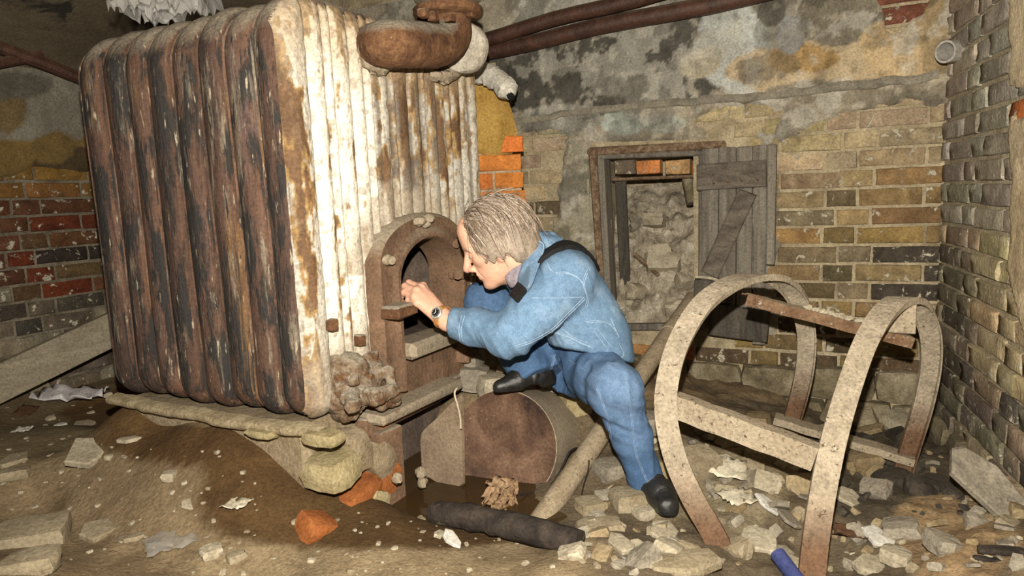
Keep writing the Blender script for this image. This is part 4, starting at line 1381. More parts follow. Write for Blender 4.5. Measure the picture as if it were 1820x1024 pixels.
# plank against the left wall
p, q = P(-40, 700, 2.62), P(200, 586, 3.0)
d = unit(q - p)
o = MB().box((p + q) / 2, [d, unit(np.cross(UP, d)), np.cross(d, unit(np.cross(UP, d)))], (np.linalg.norm(q - p) / 2 + .25, .02, .075), .005, .004, 2).build('plank', M('grey_plank', [(0.3, (0.20, .165, .115)), (.7, (.34, .29, .21))], 14, stretch=(.4, .4, 2), bump=.4), None, False)
tag(o, 'long grey plank propped along the foot of the left wall', 'plank')

# ------------------------------------------------------------------ the man : distance-field modelling, meshed by surface nets
class Field:
    def __init__(s, lo, hi, h):
        s.lo = np.asarray(lo, float); s.h = h
        s.n = np.ceil((np.asarray(hi) - s.lo) / h).astype(int) + 1
        s.D = np.full(s.n, 0.5, np.float32)

    def win(s, lo, hi):
        a = np.clip(np.floor((lo - s.lo) / s.h).astype(int), 0, s.n); b = np.clip(np.ceil((hi - s.lo) / s.h).astype(int) + 1, 0, s.n)
        if (b <= a).any(): return None, None
        sl = tuple(slice(i, j) for i, j in zip(a, b))
        g = np.meshgrid(*[s.lo[k] + s.h * np.arange(a[k], b[k]) for k in range(3)], indexing='ij')
        return sl, np.stack(g, -1)

    def put(s, fn, lo, hi, k, sub):
        pad = max(2.2 * k, 4 * s.h)
        sl, p = s.win(lo - pad, hi + pad)
        if sl is None: return s
        d = fn(p).astype(np.float32)
        D = s.D[sl]
        if sub:
            if k > 0:
                hh = np.clip(0.5 - 0.5 * (D + d) / k, 0, 1); s.D[sl] = D * (1 - hh) - d * hh + k * hh * (1 - hh)
            else: s.D[sl] = np.maximum(D, -d)
        elif k > 0:
            hh = np.clip(0.5 + 0.5 * (D - d) / k, 0, 1); s.D[sl] = D * (1 - hh) + d * hh - k * hh * (1 - hh)
        else: s.D[sl] = np.minimum(D, d)
        return s

    def cap(s, a, b, ra, rb=None, k=0.02, sub=False):
        a = np.asarray(a, float); b = np.asarray(b, float); rb = ra if rb is None else rb
        ab = b - a; L2 = max(float(ab @ ab), 1e-9)
        def fn(p):
            t = np.clip(((p - a) @ ab) / L2, 0, 1)
            return np.linalg.norm(p - a - t[..., None] * ab, axis=-1) - (ra + (rb - ra) * t)
        r = max(ra, rb)
        return s.put(fn, np.minimum(a, b) - r, np.maximum(a, b) + r, k, sub)

    def ell(s, c, ax, r, k=0.02, sub=False):
        c = np.asarray(c, float); ax = np.asarray(ax, float); r = np.asarray(r, float)
        def fn(p):
            q = (p - c) @ ax.T
            k0 = np.linalg.norm(q / r, axis=-1); k1 = np.linalg.norm(q / r ** 2, axis=-1)
            return k0 * (k0 - 1) / np.maximum(k1, 1e-6)
        m = np.ones(3) * r.max()
        return s.put(fn, c - m, c + m, k, sub)

    def cut(s, p0, n):
        """drop everything on the side of the plane that n points to"""
        g = np.meshgrid(*[s.lo[k] + s.h * np.arange(s.n[k]) for k in range(3)], indexing='ij')
        d = sum((g[k] - p0[k]) * n[k] for k in range(3)).astype(np.float32)
        s.D = np.maximum(s.D, d); return s

    def chain(s, pts, rad, k=0.02):
        for i in range(len(pts) - 1): s.cap(pts[i], pts[i + 1], rad[i], rad[i + 1], k)
        return s

    def mesh(s):
        D = s.D
        I = D < 0
        nx, ny, nz = D.shape
        cnt = np.zeros((nx - 1, ny - 1, nz - 1), np.int8)
        for a in (0, 1):
            for b in (0, 1):
                for c in (0, 1): cnt += I[a:nx - 1 + a, b:ny - 1 + b, c:nz - 1 + c]
        cells = np.argwhere((cnt > 0) & (cnt < 8))
        vid = np.full(cnt.shape, -1, np.int32); vid[tuple(cells.T)] = np.arange(len(cells))
        acc = np.zeros((len(cells), 3)); num = np.zeros(len(cells))
        cor = [(a, b, c) for a in (0, 1) for b in (0, 1) for c in (0, 1)]
        for p in cor:
            for ax in range(3):
                if p[ax]: continue
                q = list(p); q[ax] = 1
                d0 = D[tuple((cells + p).T)].astype(float); d1 = D[tuple((cells + q).T)].astype(float)
                m = (d0 < 0) != (d1 < 0)
                t = np.where(m, d0 / np.where(m, d0 - d1, 1), 0)
                pt = np.tile(np.array(p, float), (len(cells), 1)); pt[:, ax] += t
                acc += pt * m[:, None]; num += m
        V = s.lo + (cells + acc / num[:, None]) * s.h
        Fs = []
        for ax in range(3):
            b, c = (ax + 1) % 3, (ax + 2) % 3
            sl0 = [slice(1, -1)] * 3; sl1 = [slice(1, -1)] * 3
            sl0[ax] = slice(0, -1); sl1[ax] = slice(1, None)
            A = I[tuple(sl0)]; B = I[tuple(sl1)]
            for fl, mk_ in ((False, A & ~B), (True, ~A & B)):
                e = np.argwhere(mk_)
                o = np.zeros(3, int); o[b] = 1; o[c] = 1
                e = e + o
                q = []
                for (db, dc) in ((-1, -1), (0, -1), (0, 0), (-1, 0)):
                    t = e.copy(); t[:, b] += db; t[:, c] += dc
                    q.append(vid[tuple(t.T)])
                q = np.stack(q, -1)
                Fs.append(q[:, ::-1] if fl else q)
        Fq = np.concatenate(Fs)
        return V, Fq[(Fq >= 0).all(1)]


def vnormals(V, Fq):
    n = np.cross(V[Fq[:, 2]] - V[Fq[:, 0]], V[Fq[:, 3]] - V[Fq[:, 1]])
    N = np.zeros_like(V)
    for k in range(4): np.add.at(N, Fq[:, k], n)
    return N / (np.linalg.norm(N, axis=1)[:, None] + 1e-12)


def relax(V, Fq, it=2, w=.5):
    for _ in range(it):
        A = np.zeros_like(V); C = np.zeros(len(V))
        for k in range(4):
            for j in (1, 3):
                np.add.at(A, Fq[:, k], V[Fq[:, (k + j) % 4]]); np.add.at(C, Fq[:, k], 1)
        V = V * (1 - w) + w * A / C[:, None]
    return V


def fmesh(name, fld, mat, parent=None, disp=None, colf=None, it=2):
    V, Fq = fld.mesh()
    V = relax(V, Fq, it)
    N = vnormals(V, Fq)
    if disp is not None: V = V + N * disp(V, N)[:, None]
    return mk(name, V, Fq, mat, parent, True, None if colf is None else colf(V, N))


def bvh_of(o):
    me = o.data
    return BVHTree.FromPolygons([v.co[:] for v in me.vertices], [p.vertices[:] for p in me.polygons])


def hit(bvh, px, py, off=0.0):
    d = Vector(ray(px, py)).normalized()
    q, n, _, _ = bvh.ray_cast(Vector(CAM_C), d)
    return None if q is None else np.array(q) + off * np.array(n if n.dot(d) < 0 else -n)


def snap(bvh, p, off=0.0):
    q, n, _, _ = bvh.find_nearest(Vector(p))
    return np.array(q) + off * np.array(n), np.array(n)


# corroded drain valve on the boiler's lower corner, one lumpy casting
f = Field(fpt(640, 690, .05) - .20, fpt(640, 690, .05) + .20, .005)
for (x, y, o, r) in ((625, 660, .03, .05), (645, 690, .05, .044), (610, 690, .02, .045), (660, 655, .03, .036), (632, 716, .05, .030), (680, 690, .05, .028), (665, 670, .05, .03), (605, 650, .01, .04), (618, 735, .03, .026), (600, 715, .02, .03)):
    q = fpt(x, y, o); f.cap(q, q + BV * .03, r, r, .02)
for (a, b, ra, rb_) in (((640, 702, .06), (668, 704, .12), .024, .026), ((668, 704, .12), (700, 694, .13), .022, .018), ((655, 672, .06), (690, 660, .10), .018, .016), ((690, 660, .10), (700, 690, .12), .014, .014), ((622, 700, .05), (628, 722, .11), .026, .020), ((676, 716, .09), (700, 712, .10), .022, .02), ((650, 640, .02), (668, 628, .05), .016, .012)):
    f.cap(fpt(*a), fpt(*b), ra, rb_, .010)
for (x, y, o, r) in ((628, 676, .085, .016), (655, 700, .10, .02), (700, 704, .12, .02), (672, 652, .075, .015), (612, 706, .06, .016)):
    f.ell(fpt(x, y, o), ax_b, (r, r * .7, r), .004)
m_valve = M('corroded_valve', [(0.3, (0.08, 0.045, 0.025)), (0.5, (0.18, 0.12, 0.075)), (0.7, (0.30, 0.25, 0.185))], 24, bump=1.0, bscale=60, spots=[((0.16, 0.075, 0.03), 26, .56, .08), ((0.58, .52, .42), 60, .66, .04)], dust=((0.30, .26, .20), .35, .9))
fmesh('drain_valve', f, m_valve, boiler, lambda V, N: .020 * (fbm(V * 60, 4, 3) - .5), None, 1)

# joints
LAT = unit(np.array([.12, -.99, .02]))                # towards his left, the camera side
hipL, hipR = P(1048, 655, 2.06), P(1022, 648, 2.21)
kneeL, kneeR = P(1093, 692, 1.80), P(867, 538, 2.25)
ankL, ankR = P(1150, 862, 1.865), P(946, 664, 2.11)
upper, chest, waist = P(990, 486, 2.08), P(1004, 524, 2.09), P(1046, 606, 2.12)
shL, shR = P(1006, 497, 1.925), P(948, 486, 2.27)
elL, wrL = P(906, 594, 1.85), P(796, 572, 1.975)
elR, wrR = P(935, 585, 2.42), P(868, 566, 2.40)
HC = P(884, 430, 2.0)
hf = unit(np.array([-.90, .10, -.40])); hu = np.array([-.40, .0, .915]); hu = unit(hu - np.dot(hu, hf) * hf); hl = np.cross(hu, hf)
HA = np.array([hf, hl, hu])
def hp(f, l, u): return HC + f * hf + l * hl + u * hu
neck0, neck1 = hp(-.035, 0, -.065), P(958, 476, 2.08)

m_skin = M('skin', [(0.3, (0.92, 0.9, 0.88)), (0.7, (1.06, 1.05, 1.04))], 60, vcol=True, bump=.12, bscale=160, rough=.5, spec=.35, grain=.10)
m_skin.node_tree.nodes['Principled BSDF'].inputs['Subsurface Weight'].default_value = 0.12
m_skin.node_tree.nodes['Principled BSDF'].inputs['Subsurface Radius'].default_value = (.012, .005, .003)


def head_prims(f):
    f.ell(hp(-.008, 0, .036), HA, (.100, .077, .088), .02)
    f.ell(hp(.030, 0, -.028), HA, (.062, .060, .082), .03)
    for s in (-1, 1):
        f.cap(hp(.0, s * .050, -.052), hp(.062, s * .022, -.098), .020, .015, .03)
        f.ell(hp(.056, s * .042, -.018), HA, (.022, .022, .018), .02)
        f.cap(hp(.084, s * .012, .024), hp(.072, s * .046, .020), .011, .010, .016)
    f.ell(hp(.074, 0, -.102), HA, (.020, .022, .016), .02)
    f.ell(hp(.062, 0, .06), HA, (.030, .052, .042), .03)
    for s in (-1, 1):
        f.ell(hp(.089, s * .032, .003), HA, (.015, .017, .011), .012, True)
        f.ell(hp(.073, s * .032, .001), HA, (.0145, .0155, .0135), .004)
    f.cap(hp(.088, 0, .018), hp(.117, 0, -.030), .0085, .0115, .012)
    f.ell(hp(.113, 0, -.036), HA, (.013, .011, .0095), .008)
    for s in (-1, 1): f.ell(hp(.100, s * .013, -.040), HA, (.012, .008, .009), .008)
    f.ell(hp(.074, 0, -.062), HA, (.020, .030, .024), .018)
    f.cap(hp(.093, -.014, -.062), hp(.093, .014, -.062), .0055, .0055, .006); f.cap(hp(.0895, -.013, -.072), hp(.0895, .013, -.072), .006, .006, .006)
    f.cap(hp(.099, -.019, -.0672), hp(.099, .019, -.0672), .0028, .0028, .004, True)
    for s in (-1, 1):
        f.cap(hp(.092, s * .020, -.042), hp(.080, s * .032, -.072), .0022, .0022, .006, True)
        f.ell(hp(-.004, s * .076, -.012), [hf * .94 - hl * s * .34, hl * .94 + hf * s * .34, hu], (.017, .008, .033), .006)
        f.ell(hp(.0, s * .075, -.042), HA, (.010, .008, .012), .008)
    f.cap(neck0, neck1, .058, .064, .03)
    f.cap(hp(.03, .012, -.07), P(938, 500, 2.06), .030, .035, .03)


# left hand, resting on the latch plate
W0 = P(786, 563, 1.985)
FING = [  # mcp, pip, dip, tip
    [P(748, 512, 2.045), P(727, 503, 2.080), P(715, 512, 2.105), P(716, 524, 2.118)],
    [P(741, 518, 2.022), P(720, 509, 2.060), P(710, 520, 2.085), P(713, 533, 2.098)],
    [P(738, 528, 2.005), P(719, 520, 2.042), P(711, 530, 2.066), P(716, 541, 2.078)],
    [P(742, 538, 1.995), P(726, 533, 2.025), P(719, 541, 2.045), P(723, 549, 2.055)]]
FR = [.0098, .0100, .0096, .0085]
def hand_prims(f, Wp, fing, fr, thumb, k=.008):
    for i, q in enumerate(fing):
        r = fr[i]
        f.cap(Wp + (q[0] - fing[1][0]) * .35, q[0], .017, r * 1.35, .014)
        f.cap(q[0], q[1], r * 1.22, r * 1.05, .006)
        f.ell(q[0], np.eye(3), (r * 1.38,) * 3, .006); f.ell(q[1], np.eye(3), (r * 1.14,) * 3, .004)
        f.cap(q[1], q[2], r * 1.0, r * .95, .003); f.cap(q[2], q[3], r * .95, r * .8, .003)
    f.cap(Wp + (thumb[0] - Wp) * .15, thumb[0], .020, .016, .014)
    f.cap(thumb[0], thumb[1], .0145, .0120, .008); f.cap(thumb[1], thumb[2], .0118, .0095, .004)


TH_L = [P(764, 530, 2.035), P(752, 508, 2.070), P(738, 507, 2.105)]
kd = unit(P(862, 575, 2.42) - kneeR)
def rh(i):
    b = P(872 - 2 * i, 552 + 9 * i, 2.405)
    return [b, b + np.array([-.036, -.004, .012]), b + np.array([-.058, -.016, .0]), b + np.array([-.068, -.032, -.012])]
FING_R = [rh(i) for i in range(4)]
TH_R = [P(890, 548, 2.40), P(880, 538, 2.385), P(868, 534, 2.37)]

# one continuous skin from head to feet; limbs stay slim under the clothes
f = Field((-.35, 1.68, .05), (.47, 2.53, .96), .003)
for off in (LAT * .08, -LAT * .08):
    f.chain([upper + off * .7, chest + off, waist + off * .8], [.055, .070, .070], .05)
f.cap(waist, (hipL + hipR) / 2, .062, .055, .03)
f.cap(hipL, kneeL, .042, .042, .04); f.cap(kneeL, ankL, .042, .030, .02); f.cap(hipR, kneeR, .045, .042, .04); f.cap(kneeR, ankR, .044, .030, .02)
f.cap(shL, elL, .040, .034, .03); f.cap(elL, wrL, .026, .0265, .02); f.cap(shR, elR, .040, .034, .03); f.cap(elR, wrR, .032, .0265, .02)
f.cap(upper + LAT * .07, shL, .05, .042, .04); f.cap(upper - LAT * .07, shR, .05, .042, .04); f.cap(upper, neck1, .07, .062, .05)
head_prims(f)
hand_prims(f, W0, FING, FR, TH_L); f.cap(W0, wrL, .0255, .0265, .012)
hand_prims(f, P(884, 566, 2.40), FING_R, FR, TH_R); f.cap(P(884, 566, 2.40), wrR, .026, .0265, .012)
Vb, Fb = f.mesh(); Vb = relax(Vb, Fb, 1, .35)
del f
sk = np.tile(np.array((.66, .385, .275)), (len(Vb), 1))
sk *= (0.92 + .16 * fbm(Vb * 45, 3, 7))[:, None]
def tint(c, r, col, k):
    w = (sstep(r, r * .3, np.linalg.norm(Vb - c, axis=1)) * k)[:, None]
    sk[:] = sk * (1 - w) + np.asarray(col) * w
tint(hp(.112, 0, -.034), .03, (.60, .30, .22), .7); tint(hp(0, .078, -.02), .05, (.62, .30, .22), .6); tint(hp(.05, .05, -.03), .04, (.62, .35, .25), .5)
tint(hp(.092, 0, -.067), .02, (.46, .24, .19), .7); tint(hp(.078, .033, .024), .020, (.40, .30, .22), .75); tint(hp(.082, .033, .0), .013, (.45, .27, .2), .6)
man = mk('person', Vb, Fb, m_skin, None, True, sk)
tag(man, 'grey-haired person in blue denim jacket and jeans crouching at the boiler door', 'person')
# eyes
m_eye = M('eye_white', [(0, (.75, .72, .68))], bump=0, rough=.2, spec=.5); m_iris = M('iris', [(0, (.03, .03, .03))], bump=0, rough=.2)
for s in (-1, 1):
    e = MB().ball(hp(.0775, s * .032, .0005), .0118, 12, 8).build('eye', m_eye, man)
    MB().ball(hp(.0862, s * .033, -.003), .0042, 8, 6).build('iris', m_iris, e)
    t = spline([hp(.091, s * .012, .026), hp(.086, s * .03, .031), hp(.070, s * .048, .024)], 4)
    MB().tube(t, [.002] + [.0034] * 7 + [.001], 6).build('eyebrow', M('eyebrow', [(0, (.22, .17, .12))], bump=.3), man)

# ------------------------------------------------------------------ hair
m_hair = M('grey_blond_hair', [(0.3, (.85, .85, .85)), (0.7, (1.12, 1.12, 1.12))], 50, vcol=True, bump=.3, bscale=140, rough=.45, spec=.4)
def hairline(p):
    q = (p - HC) @ HA.T
    f_, u_, l_ = q[..., 0], q[..., 2], np.abs(q[..., 1])
    a = f_ - (.040 + .42 * np.clip(u_ - .01, 0, 1)) + .010 * np.sin(u_ * 160 + l_ * 60)
    b = (-.040 - .09 * sstep(-.02, -.06, f_)) - u_ + .008 * np.sin(f_ * 210)
    return np.maximum(a, b)
f = Field(HC - .17, HC + .18, .003)
f.ell(hp(-.014, 0, .037), HA, (.104, .087, .096), .01)
f.ell(hp(-.066, 0, -.034), HA, (.054, .076, .085), .03)
for s_ in (-1, 1): f.ell(hp(-.012, s_ * .066, -.006), HA, (.066, .030, .066), .03)
g = np.stack(np.meshgrid(*[f.lo[k] + f.h * np.arange(f.n[k]) for k in range(3)], indexing='ij'), -1)
f.D = np.maximum(f.D, hairline(g).astype(np.float32) * .8)
hcap = fmesh('hair', f, m_hair, man, lambda V, N: .006 * (fbm(np.stack([(V - HC) @ hf * 60, (V - HC) @ hl * 60, (V - HC) @ hu * 12], -1), 3, 4) - .45),
             lambda V, N: np.array((.27, .215, .165)) * (.6 + .9 * fbm(np.stack([(V - HC) @ hf * 90, (V - HC) @ hl * 90, (V - HC) @ hu * 14], -1), 3, 9))[:, None])
rr = random.Random(5)
SV, SF, SCo = [], [], []
EC = hp(-.016, 0, .034); ER = np.array([.106, .094, .099])
n_st = 0
GR = np.array([hf[2], hl[2], hu[2]]) * -1.0           # gravity in head axes
while n_st < 1700:
    d = unit([rr.gauss(-.1, 1), rr.gauss(0, 1), rr.gauss(.5, 1)])
    p0 = EC + (d * ER * .985) @ HA
    if hairline(p0[None])[0] > -.002 or d[2] < -.5: continue
    n_st += 1
    Ln = rr.uniform(.07, .15) * (1.2 if d[2] > .3 else .85)
    ns = 9
    w0 = rr.uniform(.0009, .0020)
    jj = np.array([rr.gauss(0, .22), rr.gauss(0, .2), rr.gauss(0, .12)])
    base_c = np.array(rr.choice([(.33, .25, .19), (.43, .345, .275), (.25, .18, .13), (.55, .47, .40), (.18, .13, .09)])) * rr.uniform(.9, 1.3)
    q = d * ER; pts = []; out_ = rr.uniform(1.0, 1.05); wild = rr.random() < .05
    for i in range(ns):
        pts.append(EC + q @ HA)
        nn = unit(q / ER ** 2)
        top = max(0., nn[2]); side = 1 if q[1] > 0 else -1
        dr = np.array([-.50 * top - .22, side * .8 * top + .0, -(1.0 - top)]) + jj + GR * .35 * (1 - top)
        dr = dr - .9 * np.dot(dr, nn) * nn
        if wild: dr = dr + nn * .35
        q = q + unit(dr) * Ln / ns
        k0 = np.linalg.norm(q / ER)
        tgt = out_ + .010 * i
        if k0 < tgt: q = q / k0 * tgt
    b0 = len(SV)
    for i, c_ in enumerate(pts):
        t = unit(pts[min(i + 1, ns - 1)] - pts[max(i - 1, 0)]); s1 = unit(np.cross(t, hu + .3 * hl)); s2 = np.cross(t, s1)
        w_ = w0 * (1 - .8 * i / (ns - 1))
        for k in range(3):
            a = 2.094 * k
            SV.append(c_ + w_ * (math.cos(a) * s1 + math.sin(a) * s2)); SCo.append(base_c * (.75 + .35 * i / ns))
    for i in range(ns - 1):
        for k in range(3): SF.append((b0 + i * 3 + k, b0 + i * 3 + (k + 1) % 3, b0 + (i + 1) * 3 + (k + 1) % 3, b0 + (i + 1) * 3 + k))
o = mk('hair_strands', SV, SF, m_hair, man, True, np.array(SCo)); tag(o, kind='stuff')

# ------------------------------------------------------------------ clothes
m_jacket = M('denim_jacket', [(0.3, (.80, .83, .86)), (0.7, (1.16, 1.14, 1.12))], 70, vcol=True, grain=.30, gscale=260, bump=.5, bscale=420, bdist=.003, rough=.85, spec=.15)
m_jeans = M('denim_jeans', [(0.3, (.80, .83, .86)), (0.7, (1.18, 1.15, 1.12))], 60, vcol=True, grain=.30, gscale=260, bump=.5, bscale=420, bdist=.003, rough=.85, spec=.15)


def ridged(q, o=3, s=0): return 1 - np.abs(2 * fbm(q, o, s) - 1)


f = Field((-.24, 1.62, .30), (.52, 2.60, .90), .0052)
for off in (LAT * .075, -LAT * .080):
    f.chain([upper + off, chest + off * 1.1, P(1030, 575, 2.105) + off * 1.12, waist + off * 1.08, waist + off * 1.1 + np.array([.012, 0, -.07])], [.082, .100, .102, .100, .100], .05)
f.cap(upper, chest, .10, .12, .04)
f.cap(upper + LAT * .07, shL, .075, .074, .04); f.cap(upper - LAT * .07, shR, .075, .070, .04)
mid = (shL + elL) / 2 + np.array([.0, -.01, .0])
f.chain([shL, mid, elL], [.076, .068, .060], .03)
cuffd = unit(wrL - elL)
f.chain([elL, elL + (wrL - elL) * .5, wrL + cuffd * .03], [.060, .050, .041], .025)
f.chain([shR, elR, wrR], [.070, .055, .042], .03)
# sleeve folds and the bulge of cloth at the elbow
for (a, b, r) in (((903, 572, 1.80), (948, 560, 1.83), .020), ((895, 590, 1.76), (930, 600, 1.77), .022), ((940, 545, 1.86), (985, 560, 1.85), .018), ((870, 575, 1.83), (885, 606, 1.80), .02)):
    f.cap(P(a[0], a[1], a[2] + .055), P(b[0], b[1], b[2] + .05), r, r * .8, .025)
hem0, hem1 = P(976, 611, 2.0), P(1108, 636, 2.15)
hem0, hem1 = P(976, 611, 1.97), P(1108, 640, 2.02)
hd = unit(hem1 - hem0); hn = unit(np.cross(hd, ray(1042, 625))); hn = hn if hn[2] < 0 else -hn
g = np.stack(np.meshgrid(*[f.lo[k] + f.h * np.arange(f.n[k]) for k in range(3)], indexing='ij'), -1)
f.D = np.where(np.linalg.norm(g - waist, axis=-1) < .25, np.maximum(f.D, ((g - hem0) @ hn).astype(np.float32)), f.D)
cc = P(806, 579, 1.955)
g = np.stack(np.meshgrid(*[f.lo[k] + f.h * np.arange(f.n[k]) for k in range(3)], indexing='ij'), -1)
cu0, cu1 = P(803, 550, 1.95), P(797, 604, 1.95)
cun = unit(np.cross(cu1 - cu0, ray(800, 577))); cun = cun if cun[0] < 0 else -cun
cun = unit(cun * .8 + cuffd * .35)
dd = ((g - P(800, 577, 1.955)) @ cun).astype(np.float32)
near = np.linalg.norm(g - wrL, axis=-1) < .12
f.D = np.where(near, np.maximum(f.D, dd), f.D)
dR = unit(wrR - elR); dd = ((g - wrR) @ dR).astype(np.float32); near = np.linalg.norm(g - wrR, axis=-1) < .07
f.D = np.where(near, np.maximum(f.D, dd), f.D)


def jdisp(V, N):
    x = (V - elL)
    arm = sstep(.30, .12, np.linalg.norm(V - (elL * .8 + shL * .2), axis=1))
    ax1 = unit(wrL - shL)
    q = np.stack([V @ ax1 * 22, (V @ LAT) * 7, V[:, 2] * 9 + V[:, 0] * 8], -1)
    d = .016 * arm * (ridged(q, 3, 3) - .62)
    q2 = np.stack([V[:, 0] * 9 + V[:, 2] * 14, V[:, 1] * 6, V[:, 2] * 5 - V[:, 0] * 4], -1)
    d += .013 * (1 - arm) * (ridged(q2, 3, 5) - .62)
    return d + .003 * (fbm(V * 30, 3, 6) - .5)


def jcolf(V, N):
    b = np.array((.135, .225, .345))
    w = fbm(V * 13, 4, 8)[:, None]; w2 = fbm(V * 80, 3, 12)[:, None]
    c = b * (.80 + .42 * w) * (.88 + .24 * w2)
    return c + np.array((.06, .066, .065)) * sstep(.52, .72, w)


jacket = fmesh('jacket', f, m_jacket, man, jdisp, jcolf, 2)
JB = bvh_of(jacket)

f = Field((-.18, 1.60, .02), (.55, 2.50, .66), .0052)
f.cap(hipL, hipR, .082, .09, .03)
f.cap(waist - LAT * .06, waist + LAT * .06, .085, .085, .05)
f.cap((hipL + hipR) / 2, waist, .09, .085, .03)
thm = (hipL + kneeL) / 2
f.chain([hipL, thm, kneeL], [.078, .075, .064], .03)
f.chain([kneeL, (kneeL + ankL) / 2 + np.array([.004, 0, .0]), ankL + unit(ankL - kneeL) * .06], [.064, .049, .050], .03)
f.chain([hipR, (hipR + kneeR) / 2, kneeR], [.10, .090, .068], .04)
f.cap(kneeR, kneeR + np.array([-.005, -.02, .012]), .066, .062, .03)
f.chain([kneeR, (kneeR + ankR) / 2, ankR + unit(ankR - kneeR) * .05], [.068, .062, .070], .03)
g = np.stack(np.meshgrid(*[f.lo[k] + f.h * np.arange(f.n[k]) for k in range(3)], indexing='ij'), -1)
f.D = np.where(np.linalg.norm(g - waist, axis=-1) < .20, np.maximum(f.D, -((g - (hem0 - hn * .028)) @ hn).astype(np.float32)), f.D)
for (pc, dr) in ((P(1143, 862, 1.85), unit(ankL - kneeL + np.array([-.02, 0, 0]))), (P(944, 674, 2.10), unit(ankR - kneeR + np.array([-.02, 0, 0])))):
    dd = ((g - pc) @ dr).astype(np.float32); near = np.linalg.norm(g - pc, axis=-1) < (.125 if pc[1] > 2 else .15)
    f.D = np.where(near, np.maximum(f.D, dd), f.D)


def pdisp(V, N):
    sh = unit(ankL - kneeL)
    kn = sstep(.22, .05, np.linalg.norm(V - kneeL, axis=1))
    q = np.stack([V[:, 0] * 10 + V[:, 2] * 20, V[:, 1] * 8, V[:, 2] * 6], -1)
    d = .012 * (.4 + .9 * kn) * (ridged(q, 3, 21) - .62)
    q = np.stack([V[:, 0] * 26, V[:, 1] * 12, V[:, 2] * 4], -1)
    return d + .009 * (ridged(q, 2, 23) - .6) + .002 * (fbm(V * 34, 3, 26) - .5)


def pcolf(V, N):
    b = np.array((.062, .120, .230))
    w = fbm(V * 11, 4, 28)[:, None]; w2 = fbm(V * 80, 3, 22)[:, None]
    c = b * (.78 + .46 * w) * (.86 + .28 * w2)
    for (p, r, k) in ((kneeL + np.array([0, -.05, .03]), .16, .55), (kneeR, .12, .35), (thm + np.array([0, -.06, .05]), .14, .3), ((kneeL + ankL) / 2 + np.array([0, -.05, .05]), .13, .25)):
        s_ = (sstep(r, r * .2, np.linalg.norm(V - p, axis=1)) * k * (.6 + .8 * w[:, 0]))[:, None]
        c = c * (1 - s_) + np.array((.16, .24, .37)) * s_
    return c


jeans = fmesh('jeans', f, m_jeans, man, pdisp, pcolf, 2)
PB = bvh_of(jeans)

# boots
m_boot = M('black_leather', [(0.3, (.008, .008, .008)), (0.7, (.022, .021, .02))], 20, bump=.35, bscale=60, rough=.35, spec=.5)
toeL, heelL = P(1186, 904, 1.755), P(1158, 892, 1.875)
soleL = max(terrain(np.array([toeL[0]]), np.array([toeL[1]]))[0], terrain(np.array([heelL[0]]), np.array([heelL[1]]))[0]) 
def boot(name, ank, heel, toe, zs, top, k=1.0, tw=.017):
    f = Field(np.minimum(np.minimum(ank, toe), heel) - .09, np.maximum(np.maximum(ank, toe), np.maximum(top, heel)) + .09, .0036)
    fd = toe - heel; fd[2] = 0; Lf = np.linalg.norm(fd); fd = fd / Lf
    h0 = np.array([heel[0], heel[1], zs]); t0 = h0 + fd * Lf
    f.cap(top, ank, .047 * k, .044 * k, .02)
    f.cap(ank, h0 + UP * .038 * k, .042 * k, .032 * k, .02)
    b = h0 + fd * Lf * .60
    f.cap(h0 + UP * .038 * k, b + UP * .034 * k, .032 * k, .033 * k, .02); f.cap(ank + fd * .02, b + UP * .042 * k, .034 * k, .028 * k, .03)
    sd = np.cross(UP, fd)
    for s in (-1, 1): f.cap(b + sd * .013 * s * k + UP * .029 * k, t0 + sd * .008 * s * k + UP * .022 * k, .028 * k, tw * k, .018)
    f.cap(h0 + UP * .014 - fd * .012, h0 + fd * .03 + UP * .014, .033 * k, .033 * k, .006); f.cap(b + UP * .010, t0 + UP * .010, .035 * k, (tw + .005) * k, .004)
    f.cut(np.array([0, 0, zs]), -UP)
    f.ell(h0 + fd * Lf * .36 - UP * .004, np.array([fd, sd, UP]), (.035, .08, .018), .006, True)
    return fmesh(name, f, m_boot, man, lambda V, N: .003 * (ridged(np.stack([V @ fd * 40, V @ sd * 14, V[:, 2] * 22], -1), 2, 4) - .6), None, 1)
boot('boot', ankL + unit(ankL - kneeL) * .03, heelL, toeL, soleL - .004, ankL - unit(ankL - kneeL) * .06, 1.0, .024)
zd = 0.349
heelR, toeR = P(968, 690, 2.12), P(888, 705, 2.05)
boot('boot', P(958, 676, 2.115), heelR, toeR, zd, ankR + np.array([0, 0, .0]), .84)

# shirt collar, jacket collar, bag strap, bag
m_shirt = M('mauve_shirt', [(0.3, (.17, .145, .17)), (0.7, (.26, .225, .25))], 30, bump=.3, bscale=120)
nd = unit(neck1 - neck0); n1_ = unit(np.cross(nd, LAT)); n2_ = np.cross(nd, n1_)
def ring(c, r1, r2, n=18, a0=0, a1=2 * math.pi, tilt=0.):
    return [c + r1 * math.cos(a0 + (a1 - a0) * k / n) * n1_ + r2 * math.sin(a0 + (a1 - a0) * k / n) * n2_ + nd * tilt * math.cos(a0 + (a1 - a0) * k / n) for k in range(n + 1)]
f = Field(neck1 - .17, neck1 + .17, .0036)
c0 = neck0 * .42 + neck1 * .58
for (s, r) in ((-.012, .064), (.012, .070), (.035, .078)): f.chain(ring(c0 + nd * s, r, r), [.008] * 19, .014)
fmesh('shirt', f, m_shirt, man, lambda V, N: .003 * (fbm(V * 40, 3, 3) - .5))
f = Field(neck1 - .22, neck1 + .2, .0042)
c1 = neck0 * .30 + neck1 * .70
